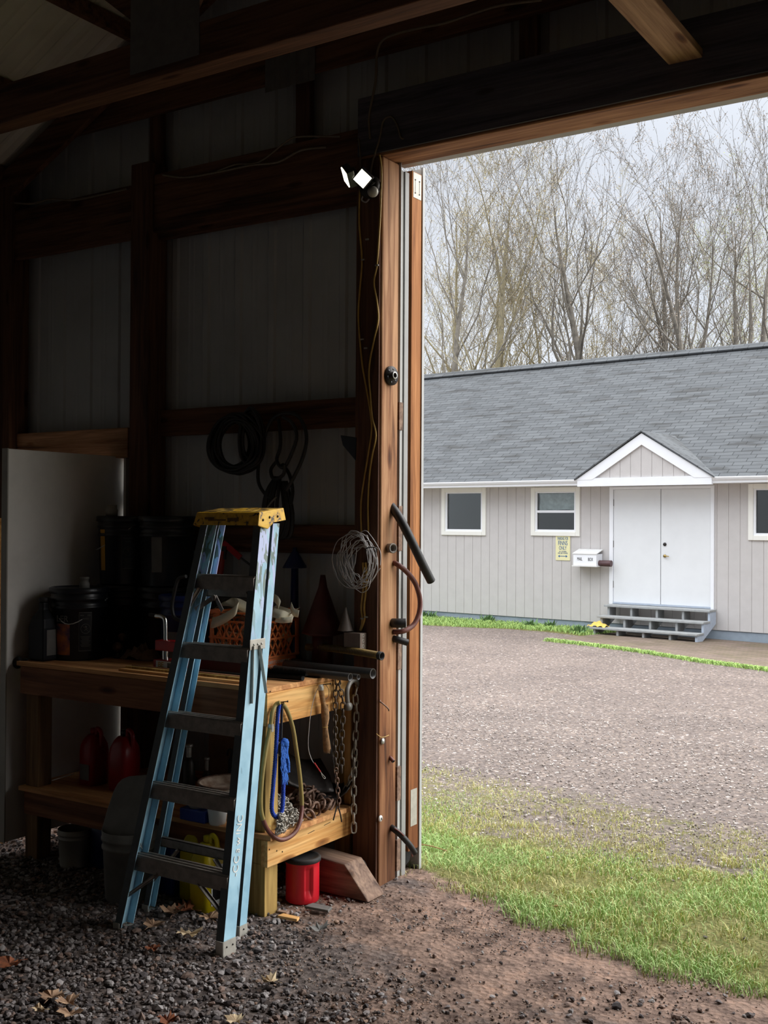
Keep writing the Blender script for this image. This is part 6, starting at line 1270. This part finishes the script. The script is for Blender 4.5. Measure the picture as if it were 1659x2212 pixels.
cable([f(820,335),f(824,370),f(822,450),f(818,520),f(814,575),f(808,610),f(814,650),f(817,690),f(809,730),f(800,775),f(797,810),f(800,850),f(804,900),f(812,940),f(804,985),f(798,1030),f(795,1090),f(796,1150)],.0045,'cord','yellow cable looping down the dark post face on the right side')
cable([f(778,400),f(776,480),f(782,560),f(778,620),f(774,680),f(778,740),f(783,790),f(790,830),f(800,890),f(803,930),f(795,985),f(786,1040),f(780,1090),f(781,1150)],.0045,'cord','yellow cable running down the dark post face on the left side')
cable([f(784,1215),f(786,1260),f(781,1310),f(783,1340),f(778,1362)],.0055,'cord','lower left yellow cable entering the metal outlet box'); cable([f(790,1215),f(792,1260),f(787,1310),f(788,1335),f(779,1362)],.0055,'cord','lower right yellow cable entering the metal outlet box')
cable([f(800,300),f(797,260),f(803,220),f(812,170),f(814,120),f(824,90),f(850,75),f(900,62),f(960,50),f(1020,30),f(1080,12),f(1170,0)],.006,'wired','pale cable climbing from the floodlight and running right under the roof')
cable([f(800,395),f(805,350),f(820,300),f(828,262),f(845,252),f(858,270),f(865,295),f(872,300)],.0045,'wired','thin cable arching above the floodlight'); cable([f(786,420),f(782,432),f(792,436),f(803,420)],.004,'wire','short wire hanging in a loop under the floodlight')
cable([f(775,300),f(778,330),f(780,380)],.004,'wired','straight cable dropping behind the floodlight')
yh=YF+.022; cable([f(352,378,yh),f(400,383,yh),f(470,372,yh),f(540,357,yh),f(600,350,yh),f(650,325,yh),f(705,318,yh)],.006,'wired','pale cable sagging along the top of the long header board'); cable([f(470,370,yh),f(510,355,yh),f(560,350,yh),f(620,305,yh),f(650,295,yh),f(735,295,yh)],.005,'wired','thin cable rising above the header board toward the floodlight')
cable([f(20,437,yh),f(70,440,yh),f(110,430,yh),f(160,432,yh),f(230,418,yh),f(275,408,yh)],.006,'wired','pale cable along the header board left of the timber post')
for i,(px,py) in enumerate(((793,517),(784,561),(814,573),(782,733),(790,752),(786,1180),(783,1336),(791,1333))):
    p=f(px,py,YP-.004); tag(MB().obox(p,(.009,0,0),(0,.003,0),(0,0,.0035)).build('cable_staple',MT['dingy'],origin=p),['highest cable staple on the dark post face','cable staple on the left cable under the highest one','cable staple on the right cable level with the left one','upper cable staple of the close pair on the left cable','lower cable staple of the close pair on the left cable','cable staple inside the coil of grey wire','left cable staple above the outlet box','right cable staple above the outlet box'][i],'staple',group='white cable staples on the post')
# outlet box
p=f(782,1405); eb=empty('outlet_box',p,'square metal outlet box on the doorway post above the bench end','electrical box'); a=f(757,1364,YP); b_=f(792,1404,YP)
MB().box((a[0],YP-.055,b_[2]),(b_[0],YP-.0005,a[2])).build('box',MT['boxm'],parent=eb,bevel=.003); mb=MB()
for zz in(.25,.55,.85): mb.lathe([(.009,0),(.009,.001),(.006,.001),(.006,0)],(b_[0],YP-.03,b_[2]+(a[2]-b_[2])*zz),(1,0,0),12)
mb.build('knockouts',MT['alu'],parent=eb)
# coil of grey wire
cw=empty('wire_coil',f(785,1150),'loose coil of thin grey wire hanging on the doorway post above the outlet box','wire'); mb=MB(); R=random.Random(31)
for k in range(15):
    cx_=776+R.uniform(-14,16); cy_=1212+R.uniform(-9,10); rx=R.uniform(22,48); ry=R.uniform(36,64); ph=R.uniform(0,6.28); yy=YP-.02-R.uniform(0,.05)
    pts=[]
    for t in np.linspace(0,2*math.pi*R.uniform(.8,1.15),15):
        xx=cx_+math.cos(t+ph)*rx+R.uniform(-5,5); y_=cy_+math.sin(t+ph)*ry+R.uniform(-5,5)
        if xx>790: xx=790+(xx-790)*.75
        pts.append(f(xx,y_,yy+R.uniform(-.006,.006)))
    mb.tube(smooth(pts,4),.0019,5)
mb.build('strands',MT['wire'],parent=cw,recalc=False)
MB().tube([f(803+math.cos(t)*13,1187+math.sin(t)*5,YP-.05+.03*math.sin(t)) for t in np.linspace(0,6.28,12)],.003,6).build('tie',MT['iron'],parent=cw)
# flange, pipe ring, bolts, nail and wire on the bright face
fg=empty('flange',g(845,812),'black round steel flange with bolt holes on the bright side of the doorway post','flange'); c=g(843,812); nn=V(1,-.15,0)
MB().lathe([(0,0),(.046,0),(.046,.012),(.020,.014),(.020,.03),(.011,.03),(.011,.012),(0,.012)],c,nn,32).build('disc',MT['iron'],parent=fg); mb=MB(); n_=nrm(nn); u_=nrm(np.cross(n_,(0,0,1))); w_=np.cross(n_,u_)
for k in range(6): a=k*math.pi/3+.3; mb.lathe([(0,0),(.006,0),(.006,.001),(0,.001)],c+n_*.0125+.032*(math.cos(a)*u_+math.sin(a)*w_),n_,10)
mb.build('bolt_holes',MT['black'],parent=fg); MB().lathe([(.013,.031),(.018,.031),(.018,.029)],c,nn,20).build('hub_ring',MT['steel'],parent=fg)
pr=empty('pipe_fitting',g(842,1184),'short threaded pipe ring screwed to the bright side of the doorway post','pipe fitting'); c=g(840,1184); MB().lathe([(0,0),(.022,0),(.022,.022),(.024,.023),(.024,.034),(.017,.034),(.015,.012),(0,.012)],c,nrm(V(1,-.35,.0)),24).build('ring',MT['alud'],parent=pr)
for px,py,mt,lb in ((826,1601,'steel','shiny bolt head on the doorway post at shelf height'),(821,1768,'txtw','white washer with a square hole low on the doorway post')):
    c=g(px,py); e=empty('bolt',c,lb,'bolt'); MB().lathe([(0,0),(.015,0),(.015,.004),(.009,.008),(0,.009)],c,(1,0,0),20).build('head',MT[mt],parent=e)
    if mt=='txtw': MB().box(c+V(.009,-.004,-.006),c+V(.0096,.004,.006)).build('square_hole',MT['black'],parent=e)
rod('bent_spike',[g(822,1512,-2.872),g(821,1516,-2.84),g(826,1519,-2.82),g(838,1530,-2.81),g(840,1535,-2.815)],.0035,'rust','bent rusty spike in the doorway post beside the bench top','spike',6,4)
rod('wire_wrap',[g(813,1585,-2.853),g(822,1592,-2.85),g(830,1592,-2.85),g(840,1588,-2.852)],.0018,'cord','thin orange wire stretched across the doorway post above the bolt','wire',5)
# hoses and pipes poking out behind the post
def pokehose(name,pts,r,mat,label,cat,openend=True,k=8):
    e=empty(name,pts[-1],label,cat); pp=smooth(pts,k); d=nrm(pp[-1]-pp[-2]); MB().tube(pp,r,16,caps=False).lathe([(r,0),(r*.78,0),(r*.78,-.05),(0,-.05)],pp[-1],d,16).build('hose_wall' if 'hose' in name else 'pipe_wall',MT[mat],parent=e)
    MB().lathe([(r*1.005,-.002),(r*1.005,.001),(r*.76,.001),(r*.76,-.002)],pp[-1],d,16).build('open_end',MT['iron'],parent=e); return e
pokehose('suction_hose',[g(838,1085,-2.90),g(856,1108,-2.84),g(872,1135,-2.80),g(892,1175,-2.77),g(913,1219,-2.75),g(931,1255,-2.74)],.0215,'dkhose','thick black hose end sticking out past the doorway post','hose')
bh=rod('brown_hose',[g(842,1214,-2.90),g(858,1219,-2.84),g(880,1237,-2.81),g(898,1262,-2.79),g(907,1295,-2.79),g(905,1325,-2.79),g(893,1350,-2.80),g(872,1363,-2.82),g(850,1365,-2.86)],.0125,'brownhose','reddish brown hose bulging in a half loop right of the doorway post','hose',12)
pokehose('black_pipe',[g(838,1345,-2.90),g(855,1346,-2.84),g(876,1346,-2.80)],.0225,'dkhose','short black pipe end crossing behind the brown hose','pipe'); pokehose('black_pipe',[g(838,1377,-2.90),g(856,1381,-2.85),g(880,1388,-2.81)],.0165,'dkhose','smaller black pipe end just under the brown hose loop','pipe')
pokehose('drain_hose',[g(838,1782,-2.90),g(852,1792,-2.84),g(868,1806,-2.81),g(884,1824,-2.79),g(896,1842,-2.78)],.0145,'dkhose','grey black hose end sticking out low behind the doorway post','hose')
rod('copper_tube',[g(852,1789,-2.83),g(868,1801,-2.80),g(880,1818,-2.80),g(891,1850,-2.80)],.0035,'brownhose','thin reddish tube running along the low hose end','tube',6)
pokehose('brown_pipe',[g(838,1634,-2.88),g(843,1637,-2.86),g(850,1645,-2.84)],.009,'brownhose','small reddish pipe stub peeking out behind the post','pipe')
# coils of black cable on the girt
def coil(name,cx_,cy_,rx,ry,n,r,mat,label,seed,y=YF+.03,depth=.10,skew=0,jit=4,nm='loops'):
    R=random.Random(seed); e=empty(name,P(cx_,cy_,y=y),label,'cable coil'); mb=MB()
    for k in range(n):
        a=cx_+R.uniform(-jit,jit)+skew*k/n; b=cy_+R.uniform(-jit,jit); kx=R.uniform(.72,1.0); ky=R.uniform(.8,1.0); yy=y-depth*R.random(); ph=R.uniform(-.2,.2)
        pts=[P(a+math.cos(t)*rx*kx+math.sin(t*2+ph)*2,b+(1-ky)*-ry*.6+math.sin(t)*ry*ky,y=yy+.012*math.cos(t*3+ph)) for t in np.linspace(0,2*math.pi,16)[:-1]]
        mb.tube(smooth(pts,3,True),r,6,closed=True)
    mb.build(nm,MT[mat],parent=e,recalc=False); return e
coil('cable_coil',503,962,52,62,36,.0072,'dkhose','thick coil of black cable hanging on the wall girt above the ladder',1,skew=14,jit=8); coil('cable_coil',540,945,26,62,10,.0075,'dkhose','narrow black cable bundle hanging against the right side of the thick coil',2,skew=6)
e=empty('hose_bundle',P(610,900,y=4.42),'looser black hose loops with a hanging tail, right of the thick coil','cable coil'); mb=MB()
for L_ in ([(565,960),(585,910),(612,893),(645,900),(662,940),(655,985),(635,1030),(618,1060)],[(568,945),(560,990),(558,1040),(575,1070),(590,1078)],[(602,905),(606,960),(598,995),(615,1008),(640,950),(632,915),(610,900)],[(598,996),(585,1015),(592,1035),(612,1025),(615,1003)],[(610,1003),(625,1025),(632,1060),(628,1090)]):
    mb.tube(smooth([P(a,b,y=4.40-.01*i) for i,(a,b) in enumerate(L_)],5),.009,8)
R=random.Random(8)
for k in range(12):
    a=R.uniform(-14,14); mb.tube(smooth([P(600+a*.4,1030,y=4.40),P(588+a,1060,y=4.37),P(582+a*1.2,1100,y=4.37),P(590+a*1.4,1150,y=4.38),P(610+a*1.2,1160,y=4.38),P(622+a*.8,1110,y=4.37),P(612+a*.5,1040,y=4.40)],4),.008,6)
mb.build('loops',MT['dkhose'],parent=e,recalc=False); rod('cable_tie_end',[P(578,1095,y=4.33),P(586,1085,y=4.33),P(597,1073,y=4.33)],.005,'grey','pale strap end sticking out of the loose hose bundle','strap',6)
tag(MB().prism([P(735,940,y=4.40),P(770,945,y=4.40),P(768,996,y=4.40),P(740,962,y=4.40)],(0,.03,0)).build('steel_bracket',MT['black'],origin=P(750,960,y=4.4),bevel=.003),'black pointed steel bracket on the wall left of the doorway post','bracket')
# keep only the documented properties
for o in bpy.data.objects:
    if o.parent is not None and 'category' in o.keys(): del o['category']
